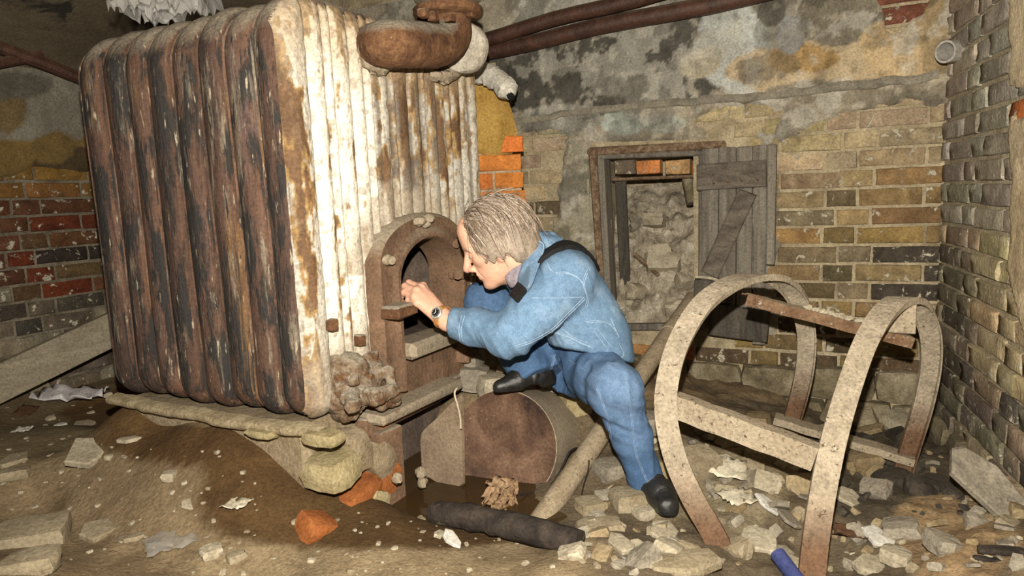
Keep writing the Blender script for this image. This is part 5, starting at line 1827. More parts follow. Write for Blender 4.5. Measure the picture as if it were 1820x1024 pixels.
for (s, r, q) in ((-.030, .084, .009), (-.006, .092, .010), (.02, .100, .012)): f.chain(ring(c1 + nd * s, r, r * .98), [q] * 19, .02)
collar = fmesh('collar', f, m_jacket, man, lambda V, N: .004 * (ridged(V * 18, 2, 3) - .6), jcolf)


def patch(name, bvh, quad, nu, nv, off, th, mat, parent, cols=None):
    """a cloth piece laid on the surface below it: quad of pixels -> grid of surface points"""
    q = [np.array(p, float) for p in quad]
    G = []
    for i in range(nu + 1):
        row = []
        for j in range(nv + 1):
            s, t = i / nu, j / nv
            x, y = (q[0] * (1 - s) + q[1] * s) * (1 - t) + (q[3] * (1 - s) + q[2] * s) * t
            h_ = hit(bvh, x, y, off)
            row.append(h_)
        G.append(row)
    last = next((h for r in G for h in r if h is not None), None)
    for r in G:
        for j in range(len(r)):
            if r[j] is None: r[j] = last
            last = r[j]
    A = np.array(G)
    du, dv = np.gradient(A, axis=0), np.gradient(A, axis=1)
    Nn = np.cross(du, dv); Nn /= np.linalg.norm(Nn, axis=-1)[..., None] + 1e-9
    if np.mean(np.sum(Nn * (CAM_C - A), -1)) < 0: Nn = -Nn
    T0 = A + Nn * th; Bt = A - Nn * (off + .004)
    m = nv + 1; n = (nu + 1) * m
    V = np.concatenate([T0.reshape(-1, 3), Bt.reshape(-1, 3)])
    Fc = []
    for i in range(nu):
        for j in range(nv):
            a = i * m + j
            Fc += [(a, a + 1, a + m + 1, a + m), (n + a, n + a + m, n + a + m + 1, n + a + 1)]
    for i in range(nu): Fc += [(i * m, (i + 1) * m, n + (i + 1) * m, n + i * m), (i * m + nv, n + i * m + nv, n + (i + 1) * m + nv, (i + 1) * m + nv)]
    for j in range(nv): Fc += [(j, n + j, n + j + 1, j + 1), (nu * m + j, nu * m + j + 1, n + nu * m + j + 1, n + nu * m + j)]
    return mk(name, V, Fc, mat, parent, True, None if cols is None else np.tile(np.asarray(cols), (len(V), 1)), 50)


def flap(name, outline, mat, th, bulge=.008, cols=None, sub=5):
    """cloth flap: outline of 3-D points filled towards its centre, with thickness"""
    O = np.array(spline(list(outline) + [outline[0]], sub))[:-1]
    c = O.mean(0); n = len(O)
    nn = unit(CAM_C - c)
    V, rings = [], [1.0, .93, .6, .3]
    for rg_, h_ in zip(rings, (0., .5, .9, 1.)):
        V += [c + (o - c) * rg_ + nn * (th * (h_ > 0) + bulge * h_) for o in O]
    V.append(c + nn * (th + bulge)); V += [o - nn * .01 for o in O]
    Fc = [(l * n + k, l * n + (k + 1) % n, (l + 1) * n + (k + 1) % n, (l + 1) * n + k) for l in range(3) for k in range(n)]
    Fc += [(3 * n + k, 3 * n + (k + 1) % n, 4 * n) for k in range(n)] + [(k, 4 * n + 1 + k, 4 * n + 1 + (k + 1) % n, (k + 1) % n) for k in range(n)]
    return mk(name, V, Fc, mat, man, True, None if cols is None else np.tile(np.asarray(cols), (len(V), 1)), 60)


def onj(x, y, Y, off):
    h = hit(JB, x, y)
    return P(x, y, min(Y, (h[1] - off) if h is not None else Y))
flap('collar_flap', [P(947, 420, 1.985), P(962, 428, 1.968), P(969, 440, 1.955), onj(957, 478, 1.925, .012), onj(939, 518, 1.905, .012), onj(920, 503, 1.915, .012), P(926, 474, 1.935), P(938, 450, 1.955)], m_jacket, .005, .010, (.155, .245, .365))
o_ = [P(945, 424, 1.968), P(962, 431, 1.952), P(966, 441, 1.94), onj(955, 477, 1.913, .026), onj(938, 512, 1.893, .026)]
MB().tube(spline(o_, 5), .0011, 5).build('seam', m_skin if False else M('collar_thread', [(0, (.36, .44, .52))], bump=0), man)
m_strap = M('black_strap', [(0.3, (.006, .006, .007)), (.7, (.016, .016, .017))], 30, bump=.4, bscale=300, rough=.8)
def strap(pts, ws, off=.006):
    G, Nn = [], []
    for p in spline(pts, 6):
        q, n = snap(JB, p, off); G.append(q); Nn.append(n)
    ww = np.interp(np.linspace(0, 1, len(G)), np.linspace(0, 1, len(ws)), ws)
    Nn = [unit(sum(Nn[max(0, i - 3):i + 4])) for i in range(len(G))]
    G = [sum(G[max(0, i - 2):i + 3]) / len(G[max(0, i - 2):i + 3]) + Nn[i] * .004 for i in range(len(G))]
    V = []
    for i in range(len(G)):
        t = unit(G[min(i + 1, len(G) - 1)] - G[max(0, i - 1)]); sd = unit(np.cross(t, Nn[i]))
        for k in (-1, -.5, 0, .5, 1):
            e = G[i] + sd * ww[i] * k
            q, n = snap(JB, e, off); V.append(e * .35 + (q + n * .002) * .65)
        for k in (1, -1): V.append(G[i] + sd * ww[i] * k - Nn[i] * .02)
    m = 7
    Fc = [(i * m + k, i * m + (k + 1) % m, (i + 1) * m + (k + 1) % m, (i + 1) * m + k) for i in range(len(G) - 1) for k in range(m)]
    Fc += [tuple(range(m)), tuple((len(G) - 1) * m + k for k in range(m))[::-1]]
    return mk('shoulder_strap', V, Fc, m_strap, man, True, None, 50)
strap([P(952, 486, 1.93), P(962, 468, 1.93), P(978, 455, 1.93), P(1000, 450, 1.955), P(1020, 455, 2.0), P(1036, 466, 2.05), P(1048, 484, 2.12)], [.020, .026, .032, .034, .032, .028, .024], .009)
flap('shoulder_strap', [onj(x, y, 1.93, .010) for (x, y) in ((920, 500), (929, 507), (937, 517), (930, 527), (921, 538), (913, 532), (905, 524), (912, 513))], m_strap, .006, .024)
flap('shirt_collar', [P(893, 478, 1.965), P(908, 468, 1.955), P(926, 462, 1.95), P(928, 480, 1.945), P(920, 503, 1.94), P(908, 512, 1.95), P(898, 496, 1.96)], m_shirt, .004, .006)
f = Field(P(1085, 640, 2.24) - .14, P(1085, 640, 2.24) + .14, .006)
bc = P(1088, 628, 2.25)
f.cap(bc + UP * .03 - LAT * .05, bc + UP * .03 + LAT * .05, .035, .035, .02); f.cap(bc - UP * .03 - LAT * .05, bc - UP * .03 + LAT * .05, .038, .038, .03)
fmesh('shoulder_bag', f, m_strap, man)

# watch
wd = unit(W0 - elL)
wc = W0 + (wrL - W0) * .12
m_tanl = M('tan_leather', [(0.3, (.33, .15, .04)), (.7, (.5, .25, .08))], 40, bump=.3, rough=.6)
view = unit(CAM_C - wc); e1 = unit(view - np.dot(view, wd) * wd); e2 = np.cross(wd, e1)
e1 = unit(e1 * .93 + e2 * .2 * (1 if np.dot(e2, UP) > 0 else -1)); e2 = np.cross(wd, e1)
rg = [wc + .0325 * (math.cos(2 * math.pi * k / 24) * e1 + math.sin(2 * math.pi * k / 24) * e2) for k in range(25)]
st_ = MB().prof(rg, wd, [(-.009, -.0015), (.009, -.0015), (.009, .0015), (-.009, .0015)], False).build('watch_strap', m_tanl, man)
m_steel = M('steel_case', [(0, (.62, .60, .57))], bump=0, rough=.3, metal=.6)
wq = wc + e1 * .031
wc_ = MB().tube([wq, wq + e1 * .002, wq + e1 * .008, wq + e1 * .0095], [.0165, .0185, .0185, .0165], 24).build('watch_case', m_steel, man)
MB().tube([wq + e1 * .0096, wq + e1 * .0102], .0135, 24).build('dial', M('watch_dial', [(0, (.012, .012, .014))], bump=0, rough=.25), wc_)
m_lume = M('dial_white', [(0, (.7, .7, .68))], bump=0)
for (a, l) in ((.4, .009), (2.6, .0065)):
    dv = math.cos(a) * e2 + math.sin(a) * wd
    MB().tube([wq + e1 * .0104, wq + e1 * .0104 + dv * l], .0007, 5).build('watch_hand', m_lume, wc_)
for k in range(12):
    dv = math.cos(k * math.pi / 6) * e2 + math.sin(k * math.pi / 6) * wd
    MB().tube([wq + e1 * .0103 + dv * .0102, wq + e1 * .0103 + dv * .0125], .0006, 4).build('hour_mark', m_lume, wc_)

# stitched seams lying on the cloth
m_seam = M('seam_thread', [(0.3, (.20, .30, .43)), (.7, (.32, .41, .52))], 200, bump=0)
m_seam2 = M('seam_thread_jeans', [(0.3, (.11, .18, .30)), (.7, (.20, .28, .41))], 200, bump=0)
def seam(bvh, pts, mat, par, dx=0, r=.0011):
    q = [hit(bvh, x + dx, y, .0006) for (x, y) in [tuple(v) for v in spline([np.array([*p, 0.]) for p in pts], 6)] for (x, y) in [(x, y)]] if False else [hit(bvh, v[0] + dx, v[1], .0006) for v in spline([np.array([*p, 0.]) for p in pts], 6)]
    q = [a for a in q if a is not None]
    run = []
    for a in q:
        if run and np.linalg.norm(a - run[-1]) > .05:
            break
        run.append(a)
    if len(run) > 2: MB().tube(run, r, 5).build('seam', mat, par)
for pts in ([(972, 470), (985, 484), (1005, 484), (1025, 492), (1037, 506)], [(973, 467), (980, 485)], [(1047, 474), (1039, 490), (1036, 505), (1043, 530), (1040, 545)],
            [(1038, 528), (1010, 556), (980, 585), (945, 605), (915, 615)], [(946, 530), (985, 530), (1035, 528)], [(821, 560), (816, 585), (818, 604)], [(826, 561), (820, 585), (822, 605)],
            [(985, 590), (1010, 598), (1030, 608), (1050, 616)], [(1055, 588), (1068, 605), (1080, 622)], [(1062, 585), (1075, 602), (1088, 618)], [(1040, 572), (1062, 570), (1082, 575), (1095, 590)], [(1000, 585), (1020, 600), (1045, 610)],
            [(1100, 610), (1108, 632), (1088, 640)], [(1085, 565), (1100, 600)]):
    seam(JB, pts, m_seam, jacket)
    if len(pts) > 3: seam(JB, [(x + 2.5, y + 2.5) for x, y in pts], m_seam, jacket)
for pts in ([(1108, 662), (1115, 700), (1122, 750), (1128, 800), (1138, 830), (1150, 858)], [(1060, 690), (1075, 730), (1085, 780)], [(985, 630), (980, 650), (975, 668)], [(980, 632), (1000, 660), (1030, 690), (1045, 705)],
            [(868, 498), (890, 520), (915, 545)], [(1010, 640), (1040, 660), (1060, 672)]):
    seam(PB, pts, m_seam2, jeans)
    seam(PB, [(x + 2.5, y) for x, y in pts], m_seam2, jeans)

# ------------------------------------------------------------------ rubble and litter on the ground
def shard_mesh(L, W, T, seed, n=6):
    """flat broken plate with irregular outline, thickness and a chamfered rim"""
    r = random.Random(seed)
    V = []
    angs = sorted((k + r.uniform(-.32, .32)) * 2 * math.pi / n for k in range(n))
    rads = [r.uniform(.72, 1.12) for _ in range(n)]
    for (sc, z) in ((.93, T / 2), (1.0, T / 2 - T * .3), (.98, -T / 2)):
        for a, q in zip(angs, rads):
            V.append((L / 2 * sc * q * math.cos(a), W / 2 * sc * q * math.sin(a), z + r.uniform(-.1, .1) * T))
    V.append((0, 0, T / 2 + r.uniform(0, .25) * T))
    Fc = [(k, (k + 1) % n, 3 * n) for k in range(n)]
    for l in (0, 1):
        Fc += [(l * n + k, (l + 1) * n + k, (l + 1) * n + (k + 1) % n, l * n + (k + 1) % n) for k in range(n)]
    Fc.append(tuple(2 * n + k for k in range(n))[::-1])
    return V, Fc


def sheet_mesh(L, W, amp, seed, n=9):
    """crumpled sheet of paper or film"""
    r = random.Random(seed)
    X, Y = np.meshgrid(np.linspace(-.5, .5, n), np.linspace(-.5, .5, n), indexing='ij')
    q = np.stack([X.ravel() * 3.1 + seed, Y.ravel() * 3.1, np.zeros(n * n)], -1)
    z = amp * (np.abs(fbm(q * 1.7, 3, seed) - .5) * 3.2 + .6 * (fbm(q * 4, 2, seed + 1) - .5))
    x = X.ravel() * L + amp * .7 * (fbm(q * 2, 2, seed + 2) - .5); y = Y.ravel() * W + amp * .7 * (fbm(q * 2, 2, seed + 3) - .5)
    V = np.stack([x, y, z], -1)
    Fc = [(i * n + j, (i + 1) * n + j, (i + 1) * n + j + 1, i * n + j + 1) for i in range(n - 1) for j in range(n - 1)]
    return V, Fc


def lay_piece(name, px, py, wpx, hpx, kind, mat, label, cat, seed, rz=0., tilt=0., rx=0., lift=0., group=None, thick=.5, Y=None):
    c = ground(px, py) if Y is None else P(px, py, Y)
    s = c[1] / F_PX
    L = wpx * s
    if kind == 'shard': W = min(hpx * s * 1.9, L * 1.6); V, Fc = shard_mesh(L, W, max(.008, L * .13 * thick * 2), seed, 5 + seed % 3); up = .004
    elif kind == 'sheet': W = min(hpx * s * 1.6, L * 1.4); V, Fc = sheet_mesh(L, W, L * .16 * thick * 2, seed); up = .003
    else: H = hpx * s * .75; V, Fc = stone_mesh(L, H, min(L, H * 1.8), seed, .10, 3); up = H * .22
    o = mk(name, V, Fc, mat, None, kind != 'shard', None, 34 if kind == 'rock' else None)
    if kind == 'sheet':
        md = o.modifiers.new('thickness', 'SOLIDIFY'); md.thickness = .0012
    o.location = c + UP * (up + lift)
    o.rotation_euler = (rx, tilt, rz)
    return tag(o, label, cat, group)


m_plate = M('plaster_plate', [(0.3, (0.25, 0.21, 0.145)), (0.7, (0.42, 0.37, 0.275))], 13, bump=.5, bscale=60, rnd_off=True)
m_silt = M('silted_stone', [(0.3, (0.19, 0.15, 0.09)), (0.7, (0.33, 0.275, 0.19))], 10, bump=.5, bscale=50, rnd_off=True)
m_paper = M('old_paper', [(0.3, (0.42, 0.37, 0.27)), (0.7, (0.62, 0.57, 0.45))], 9, bump=.2, bscale=40, rnd_off=True, spots=[((.30, .09, .05), 12, .68, .05)])
m_bag = M('white_plastic', [(0.3, (0.58, 0.54, 0.55)), (0.7, (0.80, 0.76, 0.76))], 9, bump=.3, bscale=30, rough=.35, spec=.5)
m_film = bpy.data.materials.new('clear_film'); m_film.use_nodes = True
bs = m_film.node_tree.nodes['Principled BSDF']; bs.inputs['Base Color'].default_value = (.55, .53, .50, 1); bs.inputs['Roughness'].default_value = .12; bs.inputs['Alpha'].default_value = .22; bs.inputs['Specular IOR Level'].default_value = .8
m_black = M('charred', [(0.3, (0.012, 0.010, 0.009)), (0.7, (0.06, 0.045, 0.035))], 16, bump=.8, bscale=40, rnd_off=True, spots=[((.16, .12, .08), 12, .62, .06)])
m_leaf = M('dead_leaf', [(0.3, (0.05, 0.025, 0.014)), (0.7, (0.12, 0.06, 0.03))], 20, bump=.3)
m_blue = M('blue_tube', [(0.3, (0.02, 0.03, 0.10)), (.7, (0.05, 0.06, 0.17))], 9, bump=.2)
D = [
 ('stone_slab', 158, 812, 92, 62, 'shard', m_plate, 'biggest pale flat slab in the mud left of the boiler', 'stone', 3, .2, .08, .25, .01),
 ('stone_block', 60, 962, 125, 66, 'rock', m_silt, 'long squared grey stone at the bottom left corner', 'stone', 4, .35, 0, .1, .0),
 ('stone_block', 55, 1008, 100, 50, 'rock', m_silt, 'squared stone in the lower left corner in front of the long one', 'stone', 5, .3, 0, 0, 0),
 ('stone_slab', 180, 945, 84, 40, 'shard', m_silt, 'flat silted slab right of the long squared stone', 'stone', 6, .3, .1, .1, 0),
 ('stone_slab', 235, 958, 60, 18, 'shard', m_silt, 'thin brown slab sunk in mud beside the clear foil', 'stone', 7, .2, 0, 0, 0),
 ('stone_slab', 50, 690, 80, 42, 'shard', m_silt, 'tan flat stone at the plank end behind the white rag', 'stone', 8, .5, -.2, .2, .01),
 ('stone', 22, 820, 60, 30, 'shard', m_silt, 'brown flat fragment at the left edge above its neighbour', 'stone', 9, .1, 0, .1, 0),
 ('stone', 28, 845, 50, 26, 'rock', m_silt, 'brown lump at the left edge below the flat fragment', 'stone', 10, .4, 0, .0, 0),
 ('stone', 148, 757, 44, 22, 'shard', m_silt, 'narrow flat chip behind the biggest pale slab', 'stone', 11, .6, 0, .1, 0),
 ('stone', 232, 783, 48, 16, 'shard', m_plate, 'narrow pale chip right of the biggest pale slab', 'stone', 12, .1, 0, .0, 0),
 ('stone', 302, 850, 24, 24, 'rock', m_pale, 'rounded pale stone alone in the mud in front of the boiler', 'stone', 13, 0, 0, 0, 0),
 ('stone', 108, 759, 18, 12, 'rock', m_white, 'white pebble behind the biggest pale slab', 'stone', 14, 0, 0, 0, 0),
 ('stone', 333, 902, 22, 22, 'shard', m_plate, 'small upright pale flake in the mud', 'stone', 15, .7, .3, .4, .005),
 ('stone', 375, 985, 40, 26, 'rock', m_pale, 'pale lump at the bottom right of the clear foil', 'stone', 16, .7, 0, 0, 0),
 ('stone', 420, 992, 36, 20, 'rock', m_silt, 'brown lump beside the glass bits at the bottom edge', 'stone', 17, .7, 0, 0, 0),
 ('paper_scrap', 424, 905, 44, 28, 'sheet', m_paper, 'folded cream paper scrap at the edge of the wet mud', 'paper', 18, -.2, 0, 0, .012),
 ('rag', 130, 716, 118, 40, 'sheet', m_bag, 'crumpled white rag lying on the mud left of the boiler', 'rag', 19, -.15, .05, .1, .03),
 ('rag', 42, 770, 30, 18, 'sheet', m_white, 'small white scrap below the crumpled white rag', 'rag', 20, .2, 0, 0, .01),
 ('plastic_bag', 158, 664, 96, 34, 'sheet', m_bag, 'pale plastic bag between the plank and the boiler foot', 'bag', 21, .2, -.12, .2, .02),
 ('plastic_film', 305, 972, 88, 50, 'sheet', m_film, 'crumpled clear foil lying in the mud at the bottom', 'foil', 22, .6, 0, 0, .01),
 ('leaf', 46, 735, 28, 24, 'sheet', m_leaf, 'dark dead leaf left of the crumpled white rag', 'leaf', 23, .2, .2, .2, .008),
 ('leaf', 488, 826, 30, 18, 'sheet', m_leaf, 'dark dead leaf at the boiler footing', 'leaf', 24, .2, .2, .2, .03),
 ('loose_brick', 562, 938, 60, 60, 'rock', m_orange, 'loose orange brick lying in muddy water in front of the footing', 'brick', 25, .9, .4, .3, -.012),
 ('stone', 804, 966, 34, 28, 'shard', m_white, 'white shard lying in front of the charred log', 'stone', 26, .8, .3, .4, .01),
 ('stone', 782, 956, 26, 16, 'shard', m_plate, 'cream flake left of the white shard by the log', 'stone', 27, .3, .2, .1, .006),
 ('stone', 1116, 892, 64, 44, 'rock', m_silt, 'tan block under the shin of the crouching person', 'stone', 28, .2, 0, 0, 0),
 ('stone', 1086, 842, 56, 46, 'rock', m_grey, 'grey brown block behind the stretched leg', 'stone', 29, .5, 0, 0, 0),
 ('stone_block', 1240, 842, 66, 84, 'rock', m_silt, 'large squared stone standing inside the near hoop', 'stone', 30, .5, .0, .3, .0),
 ('stone', 1180, 952, 68, 38, 'shard', m_plate, 'flat pale stone in front of the black boot toe', 'stone', 31, .3, .15, .2, .01),
 ('stone_slab', 1220, 1004, 150, 46, 'shard', m_silt, 'broad flat slab at the bottom edge below the boot', 'stone', 32, .1, 0, .05, .0),
 ('stone', 1142, 916, 40, 32, 'rock', m_pale, 'whitish lump just left of the black boot', 'stone', 33, .4, 0, 0, 0),
 ('stone', 1064, 938, 90, 34, 'rock', m_silt, 'low sandy lump between log and boot', 'stone', 34, .2, 0, 0, -.01),
 ('stone', 1364, 906, 36, 28, 'shard', m_white, 'white plaster flake right of the near hoop foot', 'stone', 35, .6, .2, .5, .012),
 ('paper_scrap', 1312, 896, 66, 32, 'sheet', m_paper, 'torn printed paper with red stain beside the hoop foot', 'paper', 36, .3, .1, .1, .015),
 ('paper_scrap', 1292, 846, 70, 40, 'sheet', m_paper, 'crumpled yellowed paper inside the near hoop', 'paper', 37, -.3, .15, .2, .02),
 ('stone_slab', 1348, 966, 84, 44, 'shard', m_plate, 'pale flat plate left of the tall hoop leg', 'stone', 38, -.3, .1, .15, .01),
 ('stone_slab', 1560, 966, 66, 40, 'shard', m_white, 'white flat plate right of the tall hoop leg', 'stone', 39, .2, .1, .25, .015),
 ('stone', 1534, 828, 62, 36, 'rock', m_tan, 'tan stone in the dark rubble below the rear crossbar', 'stone', 40, .1, 0, 0, .01),
 ('stone', 1506, 890, 56, 28, 'shard', m_plate, 'pale chip in the dark rubble beside the tall hoop leg', 'stone', 41, .1, .2, .3, .01),
 ('stone_slab', 1755, 912, 112, 140, 'shard', m_grey, 'big grey triangular slab leaning on the right wall', 'stone', 2, .4, -.3, .75, .07),
 ('bark_strip', 1513, 958, 66, 20, 'sheet', m_leaf, 'curled brown bark strip beside the tall hoop leg', 'bark', 43, -.3, .1, .2, .015),
 ('splinter', 1778, 988, 86, 16, 'rock', m_black, 'dark wood splinter at the bottom of the right wall', 'wood', 44, -.2, 0, 0, .01),
 ('splinter', 1762, 996, 60, 10, 'rock', m_black, 'thin dark splinter beneath the larger one at the right wall', 'wood', 45, -.35, 0, 0, .0),
 ('stone_slab', 1555, 1010, 110, 36, 'shard', m_plate, 'curved pale slab at the bottom edge right of the tall leg', 'stone', 46, -.4, .1, .2, .0),
 ('stone', 1400, 930, 44, 50, 'shard', m_grey, 'grey flake leaning against the tall hoop leg', 'stone', 47, .4, .4, .3, .015),
 ('stone', 1150, 760, 60, 46, 'rock', m_grey, 'grey lump between the leaning pipe and the near hoop', 'stone', 48, .3, 0, 0, 0),
 ('stone', 1048, 905, 50, 34, 'rock', m_silt, 'sandy stone right of the leaning pipe foot', 'stone', 49, .3, 0, 0, 0),
 ('stone', 1020, 722, 56, 70, 'rock', m_lime, 'pale rough lump behind the drum under the seat', 'stone', 50, .3, 0, 0, -.02),
 ('stone', 1400, 1000, 60, 24, 'shard', m_plate, 'tan flake behind the blue tube', 'stone', 51, .5, .1, .2, 0),
 ('stone', 1660, 870, 60, 40, 'rock', m_dark, 'black lump at the foot of the right wall', 'stone', 52, .5, 0, 0, 0),
 ('stone', 1590, 860, 70, 40, 'rock', m_dark, 'black lump under the far hoop leg', 'stone', 53, .2, 0, 0, 0),
 ('stone', 1460, 800, 60, 30, 'rock', m_dark, 'black lump behind the left crossbar', 'stone', 54, .2, 0, 0, 0),
 ('stone', 985, 690, 70, 40, 'rock', m_pale, 'dusty lump at the boiler foot behind the right boot', 'stone', 55, .2, 0, 0, -.02),
]
for it in D:
    (nm, x, y, w_, h_, kd_, mt, lb, ct, sd, rz, tl, rx_, lf) = it
    lay_piece(nm, x, y, w_, h_, kd_, mt, lb, ct, sd, rz, tl, rx_, lf)
# rubble heap at the foot of the boiler, beside the drum
hb = P(860, 690, 2.42)
for i, (x, y, Y_, w_, h_, mt) in enumerate(((842, 672, 2.42, 60, 46, m_grey), (880, 684, 2.38, 70, 40, m_pale), (905, 664, 2.44, 40, 36, m_tan), (836, 640, 2.46, 50, 40, m_grey))):
    c = P(x, y, Y_); s = Y_ / F_PX
    o = rock('stone', c, w_ * s, w_ * s * .9, h_ * s, .4 * i, .1, 600 + i, mt, ['dusty grey lump below the boiler sill beside the drum', 'pale lump on top of the drum at the boot toe', 'small tan lump behind the right boot', 'dark grey lump under the forearm at the boiler foot'][i], 'stone', n=4)

# small pieces: rubble under and around the hoop frame; chips in the mud
sm_r = [shard_mesh(1, .75, .16, 800 + k, 5 + k % 3) for k in range(5)] + [stone_mesh(1, .6, .8, 820 + k, .12, 2) for k in range(4)]
SM = {}
rq = random.Random(21)
def small(group, label, name, px, py, w_, mats, k, cat='stone'):
    mt = rq.choice(mats)
    if (k, mt.name) not in SM:
        me = bpy.data.meshes.new(name); V, Fc = sm_r[k]
        me.from_pydata([tuple(v) for v in V], [], Fc); me.update(); me.materials.append(mt); SM[(k, mt.name)] = me
    o = bpy.data.objects.new(name, SM[(k, mt.name)])
    c = GC[(px, py)]
    o.location = c + UP * w_ * c[1] / F_PX * .1
    o.scale = (w_ * c[1] / F_PX,) * 3
    k_ = .55 if px > 1000 else .25
    o.rotation_euler = (rq.uniform(-k_, k_), rq.uniform(-k_, k_), rq.uniform(0, 6.28))
    COL.objects.link(o)
    return tag(o, label, cat, group)
COLW = {'plaster_plate': 'pale', 'silted_stone': 'tan grey', 'grey_stone': 'grey', 'muddy_stone': 'brown', 'black_rubble': 'black', 'pale_stone': 'pale', 'white_scrap': 'white'}
def zone_r(x, y):
    if x > 1640: return 'at the foot of the right wall'
    if x > 1490 and y < 920: return 'in the dark rubble below the rear crossbar'
    if x > 1490: return 'right of the tall hoop leg'
    if x > 1400: return 'around the tall hoop leg'
    if x > 1260 and y < 890: return 'inside the near hoop'
    if x > 1240: return 'around the foot of the near hoop'
    if x > 1110: return 'around the black boot on the ground'
    return 'between the leaning pipe and the charred log end' if y > 900 else 'behind the leaning pipe and the stretched leg'
def zone_l(x, y):
    if x < 300 and y < 870: return 'around the biggest pale slab left of the boiler'
    if x < 250: return 'beside the long squared stone at lower left'
    if x < 500: return 'between the clear foil and the boiler footing'
    return 'in front of the charred log and the trench'
placed = []
GC = {}
def pool(n, x0, x1, y0, y1):
    xs = [rq.uniform(x0, x1) for _ in range(n)]; ys = [rq.uniform(y0, y1) for _ in range(n)]
    dd = np.array([ray(a, b) for a, b in zip(xs, ys)]); z = np.full(n, .05)
    for _ in range(9):
        q = CAM_C + dd * ((z - CAM_H) / dd[:, 2])[:, None]
        z = .5 * z + .5 * terrain(q[:, 0], q[:, 1])
    q = CAM_C + dd * ((z - CAM_H) / dd[:, 2])[:, None]
    for a, b, c in zip(xs, ys, q): GC[(a, b)] = c
    return list(zip(xs, ys))
def free(x, y, w_, k):
    c = GC[(x, y)]; r = w_ * c[1] / F_PX / 2
    if any((c[0] - a) ** 2 + (c[1] - b) ** 2 < (k * (r + q)) ** 2 for (a, b, q) in placed): return False
    placed.append((c[0], c[1], r)); return True
n_ = 0
broad_used = set()
PIPE_LN = [(900, 930), (1225, 520), (1262, 540), (990, 990)]
for (x, y) in pool(4500, 1010, 1815, 745, 1022):
    if n_ >= 280: break
    if y < 800 and (x < 1140 or x > 1640): continue
    if polydist(np.array([x]), np.array([y]), [(1130, 840), (1170, 840), (1215, 930), (1150, 930)])[0] > -8: continue
    if polydist(np.array([x]), np.array([y]), PIPE_LN)[0] > -10: continue
    if min(math.hypot(x - a, y - b) for (a, b) in ((1275, 965), (1440, 1000), (1590, 890), (1410, 760))) < 34: continue
    dark = 1440 < x < 1720 and 770 < y < 920
    w_ = rq.choice([12, 16, 22, 30, 40, 54, 66]) * (1.0 if not dark else .8)
    if not free(x, y, w_, .62): continue
    k = rq.randrange(9); mt = rq.choice([m_dark, m_dark, m_grey, m_tan] if dark else [m_plate, m_silt, m_silt, m_grey, m_grey, m_tan])
    if w_ > 48 and (COLW[mt.name], k < 5, zone_r(x, y)) in broad_used: w_ = 40
    if w_ > 48: broad_used.add((COLW[mt.name], k < 5, zone_r(x, y)))
    what = f"{'small' if w_ < 24 else 'broad' if w_ > 48 else 'middling'} {COLW[mt.name]} {'plaster flake' if k < 5 else 'stone lump'}"
    small(f'{what}s {zone_r(x, y)}', f'{what} {zone_r(x, y)}', 'plaster_flake' if k < 5 else 'stone_lump', x, y, w_, [mt], k, 'plaster piece' if k < 5 else 'stone')
    n_ += 1
n_ = 0
for (x, y) in pool(1500, 0, 1000, 700, 1022):
    if n_ >= 180: break
    if y < 780 + (x > 400) * 60 and x > 200: continue
    if 470 < x < 1000 and y < 900: continue
    w_ = rq.choice([3.5, 4.5, 5, 6, 7, 8, 11, 15])
    if not free(x, y, w_, 1.0): continue
    k = rq.randrange(9); mt = rq.choice([m_pale, m_plate, m_plate, m_silt])
    what = f"{'tiny' if w_ < 6.5 else 'small'} {COLW[mt.name]} {'flake' if k < 5 else 'pebble'}"
    small(f'{what}s in the mud {zone_l(x, y)}', f'{what} in the mud {zone_l(x, y)}', 'mud_flake' if k < 5 else 'pebble', x, y, w_, [mt], k, 'chip')
    n_ += 1

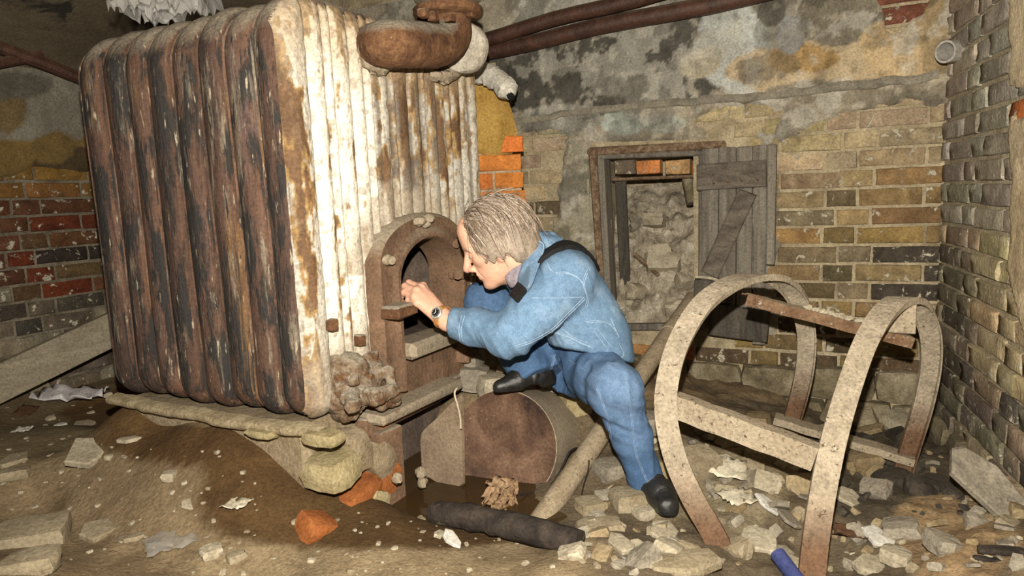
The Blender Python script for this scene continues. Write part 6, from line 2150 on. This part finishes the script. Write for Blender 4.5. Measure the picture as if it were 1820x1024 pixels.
# charred log, paper ball, wires, tube, film on the boiler
p, q = ground(768, 928), ground(1032, 978)
t = spline([p + UP * .028, p * .7 + q * .3 + UP * .034, p * .4 + q * .6 + UP * .030, q + UP * .02], 6)
lg = MB().tube(t, [.026, .031, .033, .034, .033, .034, .035, .034, .033, .034, .034, .033, .033, .032, .033, .032, .031, .031, .029], 12, True, .10, 4).build('charred_log', m_black, None, True, 60)
tag(lg, 'charred round log lying in the mud in front of the drum', 'log')
pb = empty('paper_wad', ground(893, 895), 'crumpled brown paper wad standing in mud before the drum', 'paper')
m_kraft = M('brown_paper', [(0.3, (0.17, 0.10, 0.05)), (0.7, (0.33, 0.22, 0.13))], 14, bump=.4)
for k, (x, y, w_, h_) in enumerate(((888, 880, 44, 60), (905, 888, 36, 56), (880, 896, 40, 30))):
    c = ground(890, 902); s = c[1] / F_PX
    V, Fc = sheet_mesh(w_ * s, h_ * s, .05, 40 + k, 14)
    m = Matrix.Rotation(1.2 - .5 * (k == 2), 3, 'X')
    V = [np.array(Matrix.Rotation(.5 * k - .4, 3, 'Z') @ (m @ Vector(v))) + P(x, y, c[1] - .01 * k) for v in V]
    o = mk('sheet', V, Fc, m_kraft, pb, True)
    md = o.modifiers.new('thickness', 'SOLIDIFY'); md.thickness = .0012
m_wire = M('black_wire', [(0, (.02, .015, .012))], bump=0)
o = MB().tube(spline([ground(925, 890) + UP * .02, P(958, 874, 1.98), P(985, 856, 2.0), P(1003, 822, 2.03), P(1012, 804, 2.05), P(1024, 797, 2.1), P(1034, 799, 2.14)], 5), .0035, 6).build('wire', m_wire); tag(o, 'black wire curling along the rim of the drum', 'wire')
o = MB().tube(spline([P(1047, 818, 2.0), P(1045, 838, 1.98), P(1038, 860, 1.95), P(1034, 885, 1.9), P(1041, 905, 1.86)], 5), .0022, 6).build('wire', m_wire); tag(o, 'thin black wire hanging right of the leaning pipe', 'wire')
m_str = M('pale_string', [(0, (.45, .38, .28))], bump=0)
o = MB().tube(spline([P(812, 690, 2.0), P(808, 700, 1.99), P(813, 720, 1.985), P(818, 742, 1.985), P(819, 762, 1.985)], 5), .0028, 6).build('string', m_str); tag(o, 'pale string hanging at the edge of the ash door', 'string')
c = ground(1382, 1006)
o = MB().tube([c + UP * .03, c + UP * .03 + np.array([.02, -.10, -.03])], .019, 16).build('blue_tube', m_blue); tag(o, 'dark blue tube end at the bottom edge beside the tall leg', 'tube')
# crumpled clear film on top of the boiler
V, Fc = sheet_mesh(.22, .22, .10, 77, 34)
o0 = bp(.07, .50, ZT + .010)
V = [o0 + v[0] * BV + v[1] * BU * 1.0 + UP * (v[2] * 1.2 + .02 * (fbm(np.array(v)[None] * 30, 3, 5)[0] - .5)) for v in V]
o = mk('plastic_film', V, Fc, m_film, None, False); tag(o, 'crumpled clear plastic film lying on top of the boiler', 'film')
